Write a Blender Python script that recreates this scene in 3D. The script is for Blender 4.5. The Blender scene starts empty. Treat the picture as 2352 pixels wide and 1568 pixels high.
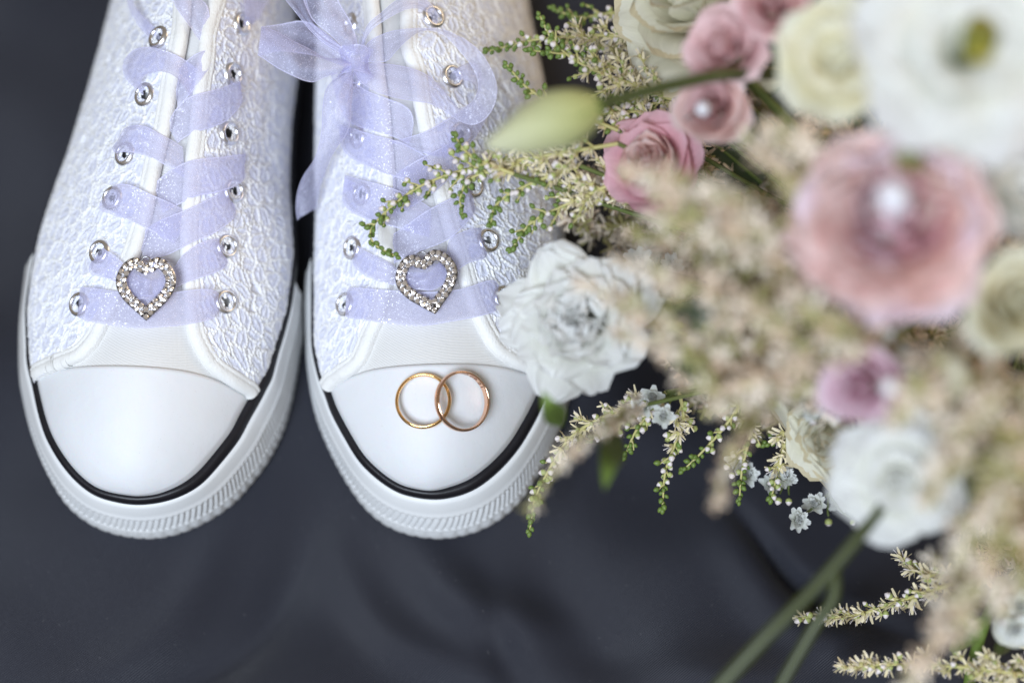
import bpy, math, random
import numpy as np
from mathutils import Vector, Matrix
from mathutils.bvhtree import BVHTree

random.seed(7)
rng = np.random.default_rng(7)
scene = bpy.context.scene
col = scene.collection
R = math.radians

# ------------------------------------------------------------------ camera
DIST, TILT, SPAN = 0.62, R(22), 0.353
TGT = np.array([0.0, 0.0, 0.040])
CD = np.array([0.0, math.sin(TILT), -math.cos(TILT)])
CU = np.array([0.0, math.cos(TILT), math.sin(TILT)])
CR = np.array([1.0, 0.0, 0.0])
CAM = TGT - CD * DIST
cam_d = bpy.data.cameras.new("camera")
cam_d.sensor_width = 36.0
cam_d.lens = 36.0 * DIST / SPAN
cam_d.clip_start, cam_d.clip_end = 0.01, 50.0
cam_d.dof.use_dof = True
cam_d.dof.focus_distance = 0.606
cam_d.dof.aperture_fstop = 2.35
cam_d.dof.aperture_blades = 9
cam = bpy.data.objects.new("camera", cam_d)
col.objects.link(cam)
cam.matrix_world = Matrix(((CR[0], CU[0], -CD[0], CAM[0]), (CR[1], CU[1], -CD[1], CAM[1]), (CR[2], CU[2], -CD[2], CAM[2]), (0, 0, 0, 1)))
scene.camera = cam

# ------------------------------------------------------------------ light
world = bpy.data.worlds.new("World")
scene.world = world
world.use_nodes = True
wb = world.node_tree.nodes["Background"]
wb.inputs[0].default_value = (1.0, 0.85, 0.68, 1)
wb.inputs[1].default_value = 0.245


def area(name, loc, aim, sx, sy, power, color):
    l = bpy.data.lights.new(name, "AREA")
    l.shape = "RECTANGLE"
    l.size, l.size_y = sx, sy
    l.energy = power
    l.color = color
    o = bpy.data.objects.new(name, l)
    col.objects.link(o)
    o.location = loc
    o.rotation_euler = (Vector(aim) - Vector(loc)).to_track_quat("-Z", "Y").to_euler()
    return o


area("window_light", (-0.37, -0.84, 1.30), (0, 0, 0.03), 0.65, 0.65, 30, (0.76, 0.865, 1.0))
area("warm_bounce_fill", (1.0, 0.55, 0.75), (0.1, 0, 0.05), 0.6, 0.6, 5.5, (1.0, 0.78, 0.52))  # added warm fill for the right-facing sides, standing in for room bounce
scene.view_settings.view_transform = "Standard"
scene.view_settings.look = "None"
scene.view_settings.exposure = 0.07
scene.view_settings.gamma = 1.0
scene.cycles.use_denoising = True
scene.cycles.max_bounces = 10
scene.cycles.transparent_max_bounces = 24
scene.cycles.caustics_reflective = True
scene.cycles.blur_glossy = 0.3


# ------------------------------------------------------------------ pixel helpers (2352 x 1568 measuring grid)
def ray(u, v):
    d = CD + CR * ((u - 1176) / 2352 * SPAN / DIST) + CU * ((784 - v) / 2352 * SPAN / DIST)
    return d / np.linalg.norm(d)


def P(u, v, z):
    d = ray(u, v)
    return CAM + d * ((z - CAM[2]) / d[2])


def proj(p):
    q = np.asarray(p) - CAM
    w = q @ CD
    return 1176 + (q @ CR) / w * DIST / SPAN * 2352, 784 - (q @ CU) / w * DIST / SPAN * 2352


def mpp(p):
    return ((np.asarray(p) - CAM) @ CD) * SPAN / DIST / 2352


def unit(a):
    a = np.asarray(a, float)
    return a / (np.linalg.norm(a) + 1e-12)


def smooth(a, n):
    a = np.asarray(a, float)
    for _ in range(n):
        b = a.copy()
        b[1:-1] = 0.25 * a[:-2] + 0.5 * a[1:-1] + 0.25 * a[2:]
        a = b
    return a


def resample(pts, n):
    pts = np.asarray(pts, float)
    d = np.r_[0, np.cumsum(np.linalg.norm(np.diff(pts, axis=0), axis=1))]
    t = np.linspace(0, d[-1], n)
    return np.stack([np.interp(t, d, pts[:, i]) for i in range(pts.shape[1])], 1)


def spline(pts, n):
    """Catmull-Rom through the control points, n samples."""
    pts = np.asarray(pts, float)
    if len(pts) < 3:
        return resample(pts, n)
    q = np.vstack([2 * pts[0] - pts[1], pts, 2 * pts[-1] - pts[-2]])
    out = []
    for i in range(1, len(q) - 2):
        t = np.linspace(0, 1, 12, endpoint=False)[:, None]
        a, b, c, d = q[i - 1], q[i], q[i + 1], q[i + 2]
        out.append(0.5 * (2 * b + (c - a) * t + (2 * a - 5 * b + 4 * c - d) * t**2 + (3 * b - a - 3 * c + d) * t**3))
    out.append(pts[-1:])
    return resample(np.vstack(out), n)


# ------------------------------------------------------------------ object helpers
ORG = {}


def tag(o, label=None, cat=None, group=None, kind=None):
    if label:
        o["label"] = label
    if cat:
        o["category"] = cat
    if group:
        o["group"] = group
    if kind:
        o["kind"] = kind
    return o


def thing(name, loc, label, cat, group=None):
    o = bpy.data.objects.new(name, None)
    o.empty_display_size = 0.01
    col.objects.link(o)
    o.location = [float(x) for x in loc]
    ORG[o] = np.asarray(loc, float)
    return tag(o, label, cat, group)


def mesh(name, V, F, mats, smoothed=True, uv=None, attrs=None, mi=None):
    V = np.asarray(V, np.float32)
    me = bpy.data.meshes.new(name)
    if isinstance(F, np.ndarray):
        k = F.shape[1]
        nf = len(F)
        me.vertices.add(len(V))
        me.vertices.foreach_set("co", V.ravel())
        me.loops.add(nf * k)
        me.loops.foreach_set("vertex_index", F.astype(np.int32).ravel())
        me.polygons.add(nf)
        me.polygons.foreach_set("loop_start", np.arange(0, nf * k, k, dtype=np.int32))
        me.update(calc_edges=True)
    else:
        me.from_pydata([tuple(map(float, v)) for v in V], [], F)
    for m in mats if isinstance(mats, (list, tuple)) else [mats]:
        me.materials.append(m)
    me.polygons.foreach_set("use_smooth", np.full(len(me.polygons), smoothed))
    if mi is not None:
        me.polygons.foreach_set("material_index", np.asarray(mi, np.int32))
    if uv is not None:
        L = me.uv_layers.new(name="UVMap")
        idx = np.empty(len(me.loops), np.int32)
        me.loops.foreach_get("vertex_index", idx)
        L.data.foreach_set("uv", np.asarray(uv, np.float32)[idx].ravel())
    for k, a in (attrs or {}).items():
        at = me.attributes.new(k, "FLOAT", "POINT")
        at.data.foreach_set("value", np.asarray(a, np.float32).ravel())
    me.validate()
    me.update()
    return me


def put(name, me, parent=None, M=None):
    """Link a mesh; M is its world matrix (identity: vertices already in world space)."""
    o = bpy.data.objects.new(name, me)
    col.objects.link(o)
    if parent is not None:
        o.parent = parent
        off = ORG[parent]
    else:
        off = np.zeros(3)
    T = Matrix.Translation([-float(x) for x in off])
    o.matrix_local = T @ (M if M is not None else Matrix.Identity(4))
    ORG[o] = np.zeros(3)
    return o


def mk(name, V, F, mats, parent=None, **kw):
    return put(name, mesh(name, V, F, mats, **kw), parent)


def grid(Pt, closed_u=False, closed_v=False):
    n, m = Pt.shape[:2]
    idx = np.arange(n * m).reshape(n, m)
    a = idx if not closed_u else np.vstack([idx, idx[:1]])
    a = a if not closed_v else np.hstack([a, a[:, :1]])
    F = np.stack([a[:-1, :-1], a[1:, :-1], a[1:, 1:], a[:-1, 1:]], -1).reshape(-1, 4)
    return Pt.reshape(-1, 3), F


def tube_vf(pts, rad, sides=8):
    pts = np.asarray(pts, float)
    n = len(pts)
    rad = np.broadcast_to(np.asarray(rad, float), (n,))
    t = np.gradient(pts, axis=0)
    t /= np.linalg.norm(t, axis=1)[:, None] + 1e-12
    up = np.array([0.13, 0.21, 0.97])
    a = np.cross(t, up)
    a /= np.linalg.norm(a, axis=1)[:, None] + 1e-12
    b = np.cross(t, a)
    th = np.linspace(0, 2 * np.pi, sides, endpoint=False)
    G = pts[:, None] + rad[:, None, None] * (a[:, None] * np.cos(th)[None, :, None] + b[:, None] * np.sin(th)[None, :, None])
    return grid(G, closed_v=True)


def join_vf(parts):
    Vs, Fs, o = [], [], 0
    for V, F in parts:
        Vs.append(V)
        Fs.append(np.asarray(F) + o)
        o += len(V)
    return np.vstack(Vs), np.vstack(Fs)


def basis(z, x=None):
    z = unit(z)
    x = np.array([1.0, 0, 0]) if x is None else np.asarray(x, float)
    x = x - z * (x @ z)
    if np.linalg.norm(x) < 1e-5:
        x = np.array([0, 1.0, 0]) - z * z[1]
    x = unit(x)
    y = np.cross(z, x)
    return np.stack([x, y, z], 1)


def mat4(B, o, s=1.0):
    return Matrix([[B[0, 0] * s, B[0, 1] * s, B[0, 2] * s, o[0]], [B[1, 0] * s, B[1, 1] * s, B[1, 2] * s, o[1]], [B[2, 0] * s, B[2, 1] * s, B[2, 2] * s, o[2]], [0, 0, 0, 1]])


# ------------------------------------------------------------------ materials
class NT:
    def __init__(self, name):
        self.m = bpy.data.materials.new(name)
        self.m.use_nodes = True
        self.t = self.m.node_tree
        self.b = self.t.nodes["Principled BSDF"]
        self.out = self.t.nodes["Material Output"]

    def n(self, kind, **kw):
        nd = self.t.nodes.new(kind)
        for k, v in kw.items():
            if k.startswith("i_"):
                nd.inputs[k[2:].replace("_", " ")].default_value = v
            else:
                setattr(nd, k, v)
        return nd

    def l(self, a, b):
        self.t.links.new(a, b)

    def math(self, op, a, b=None, clamp=False):
        nd = self.t.nodes.new("ShaderNodeMath")
        nd.operation = op
        nd.use_clamp = clamp
        for i, x in enumerate((a, b)):
            if x is None:
                continue
            if isinstance(x, (int, float)):
                nd.inputs[i].default_value = x
            else:
                self.l(x, nd.inputs[i])
        return nd.outputs[0]

    def mix(self, f, a, b):
        nd = self.t.nodes.new("ShaderNodeMix")
        nd.data_type = "RGBA"
        for i, x in ((0, f), (6, a), (7, b)):
            if isinstance(x, (int, float)):
                nd.inputs[i].default_value = x
            elif isinstance(x, tuple):
                nd.inputs[i].default_value = (*x, 1)
            else:
                self.l(x, nd.inputs[i])
        return nd.outputs[2]

    def coord(self, which="Object", scale=None):
        c = self.n("ShaderNodeTexCoord").outputs[which]
        if scale is None:
            return c
        mp = self.n("ShaderNodeMapping")
        mp.inputs["Scale"].default_value = scale if isinstance(scale, tuple) else (scale,) * 3
        self.l(c, mp.inputs[0])
        return mp.outputs[0]

    def noise(self, scale, detail=3, coord=None, rough=0.5):
        nd = self.n("ShaderNodeTexNoise")
        nd.inputs["Scale"].default_value = scale
        nd.inputs["Detail"].default_value = detail
        nd.inputs["Roughness"].default_value = rough
        self.l(coord if coord is not None else self.coord(), nd.inputs["Vector"])
        return nd.outputs["Fac"]

    def bump(self, h, strength, dist, normal=None):
        nd = self.n("ShaderNodeBump")
        nd.inputs["Strength"].default_value = strength
        nd.inputs["Distance"].default_value = dist
        self.l(h, nd.inputs["Height"])
        if normal is not None:
            self.l(normal, nd.inputs["Normal"])
        return nd.outputs[0]

    def set(self, **kw):
        for k, v in kw.items():
            k = k.replace("_", " ")
            if isinstance(v, (int, float)):
                self.b.inputs[k].default_value = v
            elif isinstance(v, tuple):
                self.b.inputs[k].default_value = (*v, 1) if len(v) == 3 and self.b.inputs[k].type == "RGBA" else v
            else:
                self.l(v, self.b.inputs[k])
        return self


def plain(name, c, rough=0.5, var=0.12, nscale=300, **kw):
    n = NT(name)
    f = n.noise(nscale, 3)
    lo = tuple(x * (1 - var) for x in c)
    n.set(Base_Color=n.mix(f, lo, c), Roughness=rough, **kw)
    return n.m


# white rubber
n = NT("white_rubber")
f = n.noise(60, 4)
sp = n.noise(1500, 2)
spk = n.math("LESS_THAN", sp, 0.27)
base = n.mix(f, (0.67, 0.68, 0.70), (0.71, 0.715, 0.73))
n.set(Base_Color=n.mix(n.math("MULTIPLY", spk, 0.5), base, (0.45, 0.43, 0.42)), Roughness=n.math("ADD", n.math("MULTIPLY", f, 0.22), 0.56), Normal=n.bump(n.math("ADD", n.math("MULTIPLY", n.noise(900, 3), 0.12), n.noise(70, 3)), 0.35, 0.0012))
n.set(Subsurface_Weight=0.08, Subsurface_Scale=0.002)
M_RUBBER = n.m
n = NT("white_sole_rubber")
f = n.noise(45, 4)
n.set(Base_Color=n.mix(f, (0.66, 0.675, 0.69), (0.74, 0.74, 0.735)), Roughness=0.48, Normal=n.bump(n.noise(1200, 3), 0.15, 0.0003))
M_SOLE = n.m
n = NT("black_rubber")
n.set(Base_Color=n.mix(n.noise(200, 3), (0.004, 0.004, 0.006), (0.009, 0.008, 0.012)), Roughness=0.42, Specular_IOR_Level=0.4, Normal=n.bump(n.noise(700, 3), 0.2, 0.0003))
M_BLACK = n.m

# twill canvas
n = NT("white_twill")
w = n.n("ShaderNodeTexWave", wave_type="BANDS", bands_direction="Y")
w.inputs["Scale"].default_value = 620
w.inputs["Distortion"].default_value = 0.6
w.inputs["Detail"].default_value = 1
mp = n.n("ShaderNodeMapping")
mp.inputs["Rotation"].default_value = (0, 0, R(-9))
n.l(n.coord(), mp.inputs[0])
n.l(mp.outputs[0], w.inputs[0])
w2 = n.n("ShaderNodeTexWave", wave_type="BANDS", bands_direction="X")
w2.inputs["Scale"].default_value = 800
n.l(n.coord(), w2.inputs[0])
hh = n.math("ADD", n.math("MULTIPLY", w.outputs["Fac"], 0.7), n.math("MULTIPLY", w2.outputs["Fac"], 0.3))
n.set(Base_Color=n.mix(hh, (0.66, 0.645, 0.62), (0.80, 0.795, 0.785)), Roughness=0.85, Sheen_Weight=0.25, Normal=n.bump(hh, 0.6, 0.0004))
M_TWILL = n.m
n = NT("white_cotton_tape")
hh = n.noise(1800, 3, n.coord(scale=(1, 0.5, 1)))
n.set(Base_Color=n.mix(n.noise(150, 4), (0.74, 0.735, 0.71), (0.83, 0.825, 0.81)), Roughness=0.9, Sheen_Weight=0.3, Normal=n.bump(n.math("ADD", hh, n.noise(260, 3)), 0.5, 0.0006))
M_TAPE = n.m
M_LINING = plain("grey_lining", (0.42, 0.40, 0.39), 0.9)

# lace
n = NT("embroidered_lace")
a = n.n("ShaderNodeAttribute", attribute_name="cord").outputs["Fac"]
thr = n.noise(1400, 3, n.coord(scale=(1, 0.45, 1)))
basec = n.mix(n.noise(220, 3), (0.60, 0.62, 0.75), (0.72, 0.735, 0.84))
n.set(Base_Color=n.mix(a, basec, n.mix(thr, (0.84, 0.83, 0.81), (0.93, 0.93, 0.93))), Roughness=n.math("SUBTRACT", 0.66, n.math("MULTIPLY", a, 0.14)), Sheen_Weight=0.3, Specular_IOR_Level=0.3, Normal=n.bump(n.math("ADD", thr, n.math("MULTIPLY", n.noise(700, 2, n.coord(scale=(0.5, 1, 1))), 0.8)), 0.85, 0.0006))
M_LACE = n.m


# organza
def organza():
    n = NT("sheer_organza")
    uv = n.coord("UV")
    sep = n.n("ShaderNodeSeparateXYZ")
    n.l(uv, sep.inputs[0])
    edge = n.math("GREATER_THAN", n.math("ABSOLUTE", n.math("SUBTRACT", sep.outputs[0], 0.5)), 0.462)
    sc = n.n("ShaderNodeVectorMath", operation="SCALE")
    sc.inputs["Scale"].default_value = 42
    n.l(uv, sc.inputs[0])
    fl = n.n("ShaderNodeVectorMath", operation="FLOOR")
    n.l(sc.outputs[0], fl.inputs[0])
    wn = n.n("ShaderNodeTexWhiteNoise", noise_dimensions="2D")
    n.l(fl.outputs[0], wn.inputs["Vector"])
    glint = n.math("GREATER_THAN", wn.outputs["Value"], 0.90)
    # woven thread grid
    s2 = n.n("ShaderNodeSeparateXYZ")
    n.l(sc.outputs[0], s2.inputs[0])
    tx = n.math("ABSOLUTE", n.math("SUBTRACT", n.math("FRACT", s2.outputs[0]), 0.5))
    ty = n.math("ABSOLUTE", n.math("SUBTRACT", n.math("FRACT", s2.outputs[1]), 0.5))
    thread = n.math("GREATER_THAN", n.math("MAXIMUM", tx, ty), 0.30)
    sub = n.n("ShaderNodeVectorMath", operation="SUBTRACT")
    n.l(wn.outputs["Color"], sub.inputs[0])
    sub.inputs[1].default_value = (0.5, 0.5, 0.5)
    s3 = n.n("ShaderNodeVectorMath", operation="SCALE")
    s3.inputs["Scale"].default_value = 0.62
    n.l(sub.outputs[0], s3.inputs[0])
    geo = n.n("ShaderNodeNewGeometry")
    ad = n.n("ShaderNodeVectorMath", operation="ADD")
    n.l(geo.outputs["Normal"], ad.inputs[0])
    n.l(s3.outputs[0], ad.inputs[1])
    nm = n.n("ShaderNodeVectorMath", operation="NORMALIZE")
    n.l(ad.outputs[0], nm.inputs[0])
    gl = n.n("ShaderNodeBsdfGlossy")
    gl.inputs["Color"].default_value = (0.95, 0.95, 1, 1)
    gl.inputs["Roughness"].default_value = 0.42
    n.l(nm.outputs[0], gl.inputs["Normal"])
    df = n.n("ShaderNodeBsdfDiffuse")
    df.inputs["Color"].default_value = (0.76, 0.76, 0.985, 1)
    tr = n.n("ShaderNodeBsdfTranslucent")
    tr.inputs["Color"].default_value = (0.72, 0.72, 0.98, 1)
    m1 = n.n("ShaderNodeMixShader")
    m1.inputs[0].default_value = 0.42
    n.l(df.outputs[0], m1.inputs[1])
    n.l(tr.outputs[0], m1.inputs[2])
    m2 = n.n("ShaderNodeMixShader")
    n.l(n.math("ADD", n.math("MULTIPLY", glint, 0.22), 0.05), m2.inputs[0])
    n.l(m1.outputs[0], m2.inputs[1])
    n.l(gl.outputs[0], m2.inputs[2])
    tp = n.n("ShaderNodeBsdfTransparent")
    tp.inputs["Color"].default_value = (0.92, 0.92, 0.99, 1)
    big = n.noise(3.0, 2, uv)
    dens = n.math("ADD", n.math("MULTIPLY", thread, 0.22), n.math("MULTIPLY", edge, 0.35))
    dens = n.math("ADD", dens, n.math("ADD", 0.21, n.math("MULTIPLY", big, 0.18)))
    dens = n.math("ADD", dens, n.math("MULTIPLY", glint, 0.30), True)
    m3 = n.n("ShaderNodeMixShader")
    n.l(dens, m3.inputs[0])
    n.l(tp.outputs[0], m3.inputs[1])
    n.l(m2.outputs[0], m3.inputs[2])
    n.l(m3.outputs[0], n.out.inputs["Surface"])
    n.t.nodes.remove(n.b)
    return n.m


M_ORG = organza()


def metal(name, c, rough, nstr=0.0):
    n = NT(name)
    f = n.noise(700, 3)
    n.set(Base_Color=n.mix(f, tuple(x * 0.9 for x in c), c), Metallic=1.0, Roughness=n.math("ADD", n.math("MULTIPLY", f, 0.10), rough))
    return n.m


M_NICKEL = metal("pearl_nickel", (0.88, 0.88, 0.90), 0.24)
M_SILVER = metal("dull_silver", (0.36, 0.35, 0.37), 0.25)
M_GOLD = metal("yellow_gold", (0.95, 0.58, 0.24), 0.10)
M_ROSE = metal("rose_gold", (0.86, 0.55, 0.38), 0.08)
M_ENGR = plain("engraved_dark_gold", (0.20, 0.075, 0.045), 0.5)
n = NT("rhinestone_crystal")
n.set(Base_Color=(0.88, 0.82, 0.78), Metallic=0.80, Roughness=0.03, Specular_IOR_Level=0.9, Coat_Weight=1.0, Coat_Roughness=0.02)
M_GEM = n.m
n = NT("pin_crystal")
n.set(Base_Color=(0.94, 0.93, 1.0), Metallic=0.25, Roughness=0.15, Coat_Weight=1.0)
M_PIN = n.m
n = NT("white_pearl")
n.set(Base_Color=n.mix(n.noise(100), (0.80, 0.79, 0.78), (0.86, 0.86, 0.86)), Roughness=0.18, Coat_Weight=0.6, Coat_Roughness=0.1)
M_PEARL = n.m


def petal_mat(name, base, tip, edge=None, transl=0.34, vein=0.10):
    """UV.y runs from the base of the petal (0) to its tip (1)."""
    n = NT(name)
    uv = n.coord("UV")
    sep = n.n("ShaderNodeSeparateXYZ")
    n.l(uv, sep.inputs[0])
    f = n.math("POWER", sep.outputs[1], 1.25, True)
    c = n.mix(f, base, tip)
    if edge:
        e = n.math("MULTIPLY", n.math("GREATER_THAN", n.math("ADD", sep.outputs[1], n.math("MULTIPLY", n.noise(9, 3, uv), 0.12)), 1.0), 0.7)
        c = n.mix(e, c, edge)
    st = n.n("ShaderNodeMapping")
    st.inputs["Scale"].default_value = (26, 1.5, 1)
    n.l(uv, st.inputs[0])
    vv = n.noise(1.0, 4, st.outputs[0])
    dark = n.n("ShaderNodeHueSaturation")
    dark.inputs["Value"].default_value = 1 - vein * 1.6
    dark.inputs["Saturation"].default_value = 1.12
    n.l(c, dark.inputs["Color"])
    c = n.mix(vv, c, dark.outputs[0])
    n.set(Base_Color=c, Roughness=0.55, Sheen_Weight=0.15, Specular_IOR_Level=0.3, Normal=n.bump(vv, 0.35, 0.0008))
    tr = n.n("ShaderNodeBsdfTranslucent")
    n.l(c, tr.inputs["Color"])
    ms = n.n("ShaderNodeMixShader")
    ms.inputs[0].default_value = transl
    n.l(n.b.outputs[0], ms.inputs[1])
    n.l(tr.outputs[0], ms.inputs[2])
    n.l(ms.outputs[0], n.out.inputs["Surface"])
    return n.m


MP_CREAM = petal_mat("cream_petal", (0.84, 0.78, 0.52), (0.90, 0.88, 0.76), (0.70, 0.58, 0.34))
MP_WHITE = petal_mat("white_petal", (0.88, 0.88, 0.74), (0.93, 0.93, 0.92), transl=0.45, vein=0.05)
MP_PINK = petal_mat("pink_petal", (0.74, 0.28, 0.34), (0.90, 0.59, 0.65))
MP_ROSEPINK = petal_mat("soft_pink_petal", (0.82, 0.42, 0.42), (0.92, 0.69, 0.69))
MP_SALMON = petal_mat("salmon_petal", (0.82, 0.42, 0.36), (0.92, 0.72, 0.68), (0.90, 0.76, 0.75))
MP_LILACW = petal_mat("pale_lilac_petal", (0.86, 0.62, 0.66), (0.90, 0.76, 0.82))
MP_LILAC = petal_mat("lilac_pink_petal", (0.84, 0.40, 0.54), (0.90, 0.74, 0.81))
MP_YELLOW = petal_mat("pale_yellow_petal", (0.80, 0.68, 0.28), (0.89, 0.88, 0.74))
MP_BUD = petal_mat("green_yellow_bud", (0.58, 0.60, 0.24), (0.87, 0.87, 0.62), transl=0.3, vein=0.2)
M_GREEN = plain("fresh_green", (0.16, 0.24, 0.045), 0.5, 0.35, 400)
M_STEM = plain("stem_green", (0.15, 0.19, 0.055), 0.5, 0.3, 200)
M_DKSTEM = plain("dark_stem_green", (0.055, 0.068, 0.018), 0.45, 0.3, 120)
M_LEAF = plain("dark_leaf_green", (0.05, 0.075, 0.03), 0.5, 0.35, 150)
M_PALEGREEN = plain("pale_bud_green", (0.42, 0.47, 0.16), 0.5, 0.25, 500)
M_TIP = plain("bud_tip_white", (0.80, 0.72, 0.70), 0.5, 0.2, 500)
M_CREAMF = plain("cream_floret", (0.80, 0.70, 0.47), 0.6, 0.14, 500, Subsurface_Weight=0.0)
M_TANF = plain("tan_floret", (0.75, 0.585, 0.43), 0.65, 0.2, 300)
M_BEIGEF = plain("beige_floret", (0.84, 0.74, 0.61), 0.65, 0.15, 300)
M_OLIVEF = plain("olive_floret", (0.43, 0.40, 0.17), 0.65, 0.25, 300)
M_TANSTEM = plain("pale_branch", (0.55, 0.50, 0.20), 0.6, 0.2, 300)
M_GYP = petal_mat("baby_breath_petal", (0.78, 0.80, 0.66), (0.88, 0.89, 0.88), transl=0.3, vein=0.04)
M_STAMEN = plain("yellow_stamen", (0.50, 0.40, 0.03), 0.6, 0.3, 400)
M_PISTIL = plain("olive_pistil", (0.20, 0.20, 0.03), 0.5, 0.3, 400)

# ------------------------------------------------------------------ cloth
n = NT("charcoal_satin_cloth")
mp = n.n("ShaderNodeMapping")
mp.inputs["Rotation"].default_value = (0, 0, R(-38))
n.l(n.coord(), mp.inputs[0])
w = n.n("ShaderNodeTexWave", wave_type="BANDS", bands_direction="Y")
w.inputs["Scale"].default_value = 460
w.inputs["Distortion"].default_value = 1.2
w.inputs["Detail"].default_value = 2
n.l(mp.outputs[0], w.inputs[0])
fine = n.noise(2500, 2)
h = n.math("ADD", w.outputs["Fac"], fine)
lint = n.math("GREATER_THAN", n.noise(650, 1), 0.765)
cb = n.mix(n.noise(7, 3), (0.0150, 0.0180, 0.0300), (0.0255, 0.0250, 0.0305))
cb = n.mix(n.math("MULTIPLY", w.outputs["Fac"], 0.5), cb, (0.032, 0.034, 0.047))
n.set(Base_Color=n.mix(n.math("MULTIPLY", lint, 0.14), cb, (0.22, 0.22, 0.23)), Roughness=0.55, Specular_IOR_Level=0.30, Sheen_Weight=0.14, Sheen_Roughness=0.3, Normal=n.bump(h, 0.55, 0.0004))
M_CLOTH = n.m


def cloth():
    nx, ny = 420, 420
    xs = np.sinh(np.linspace(-2.2, 2.2, nx)) / np.sinh(2.2) * 0.9
    ys = np.sinh(np.linspace(-2.2, 2.2, ny)) / np.sinh(2.2) * 0.9 + 0.02
    X, Y = np.meshgrid(xs, ys, indexing="ij")
    Z = np.zeros_like(X)
    r = np.random.default_rng(3)
    for lam, amp in ((0.16, 0.0016), (0.09, 0.0011), (0.05, 0.0005)):
        for _ in range(5):
            th = r.uniform(0.5, 2.6)
            ph = r.uniform(0, 7)
            wob = 0.6 * np.sin((X * math.sin(th) - Y * math.cos(th)) * 2 * np.pi / (lam * 2.3) + r.uniform(0, 7))
            Z += amp * 1.1 * np.sin((X * math.cos(th) + Y * math.sin(th)) * 2 * np.pi / lam + ph + wob)
    folds = [((1740, 1230), (2010, 1420), 26, -0.0045), ((1700, 1290), (1960, 1500), 60, 0.0035), ((1560, 1568), (2000, 1480), 70, 0.004), ((200, 1560), (560, 1230), 60, 0.003),
             ((420, 1568), (760, 1200), 55, -0.003), ((960, 1260), (1220, 1420), 60, 0.004), ((1250, 1300), (1500, 1568), 80, -0.003), ((800, 1320), (1100, 1568), 50, 0.0025), ((1130, 1390), (1240, 1568), 40, -0.002)]
    for (a, b, wpx, hgt) in folds:
        A, B = P(*a, 0)[:2], P(*b, 0)[:2]
        t = unit(B - A)
        L = np.linalg.norm(B - A)
        s = (X - A[0]) * t[0] + (Y - A[1]) * t[1]
        d = -(X - A[0]) * t[1] + (Y - A[1]) * t[0] + 0.006 * np.sin(s * 60)
        wd = wpx * 1.55e-4
        e = np.clip(np.minimum(s + 0.03, L + 0.03 - s) / 0.05, 0, 1)
        Z += 2.0 * hgt * np.exp(-(d / wd) ** 2) * e * e * (3 - 2 * e)
    # pressed flat where the shoes stand
    for (cx, cy, rx, ry) in ((*P(360, 520, 0)[:2], 0.055, 0.13), (*P(1010, 520, 0)[:2], 0.055, 0.13)):
        q = ((X - cx) / rx) ** 4 + ((Y - cy) / ry) ** 4
        Z *= 1 - np.exp(-q * 0.9)
    Z = Z - 0.0012
    V, F = grid(np.stack([X, Y, Z], -1))
    o = mk("cloth_ground", V, F, M_CLOTH)
    o["kind"] = "structure"
    o["label"] = "dark charcoal satin cloth spread softly creased beneath the shoes"


cloth()

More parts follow.
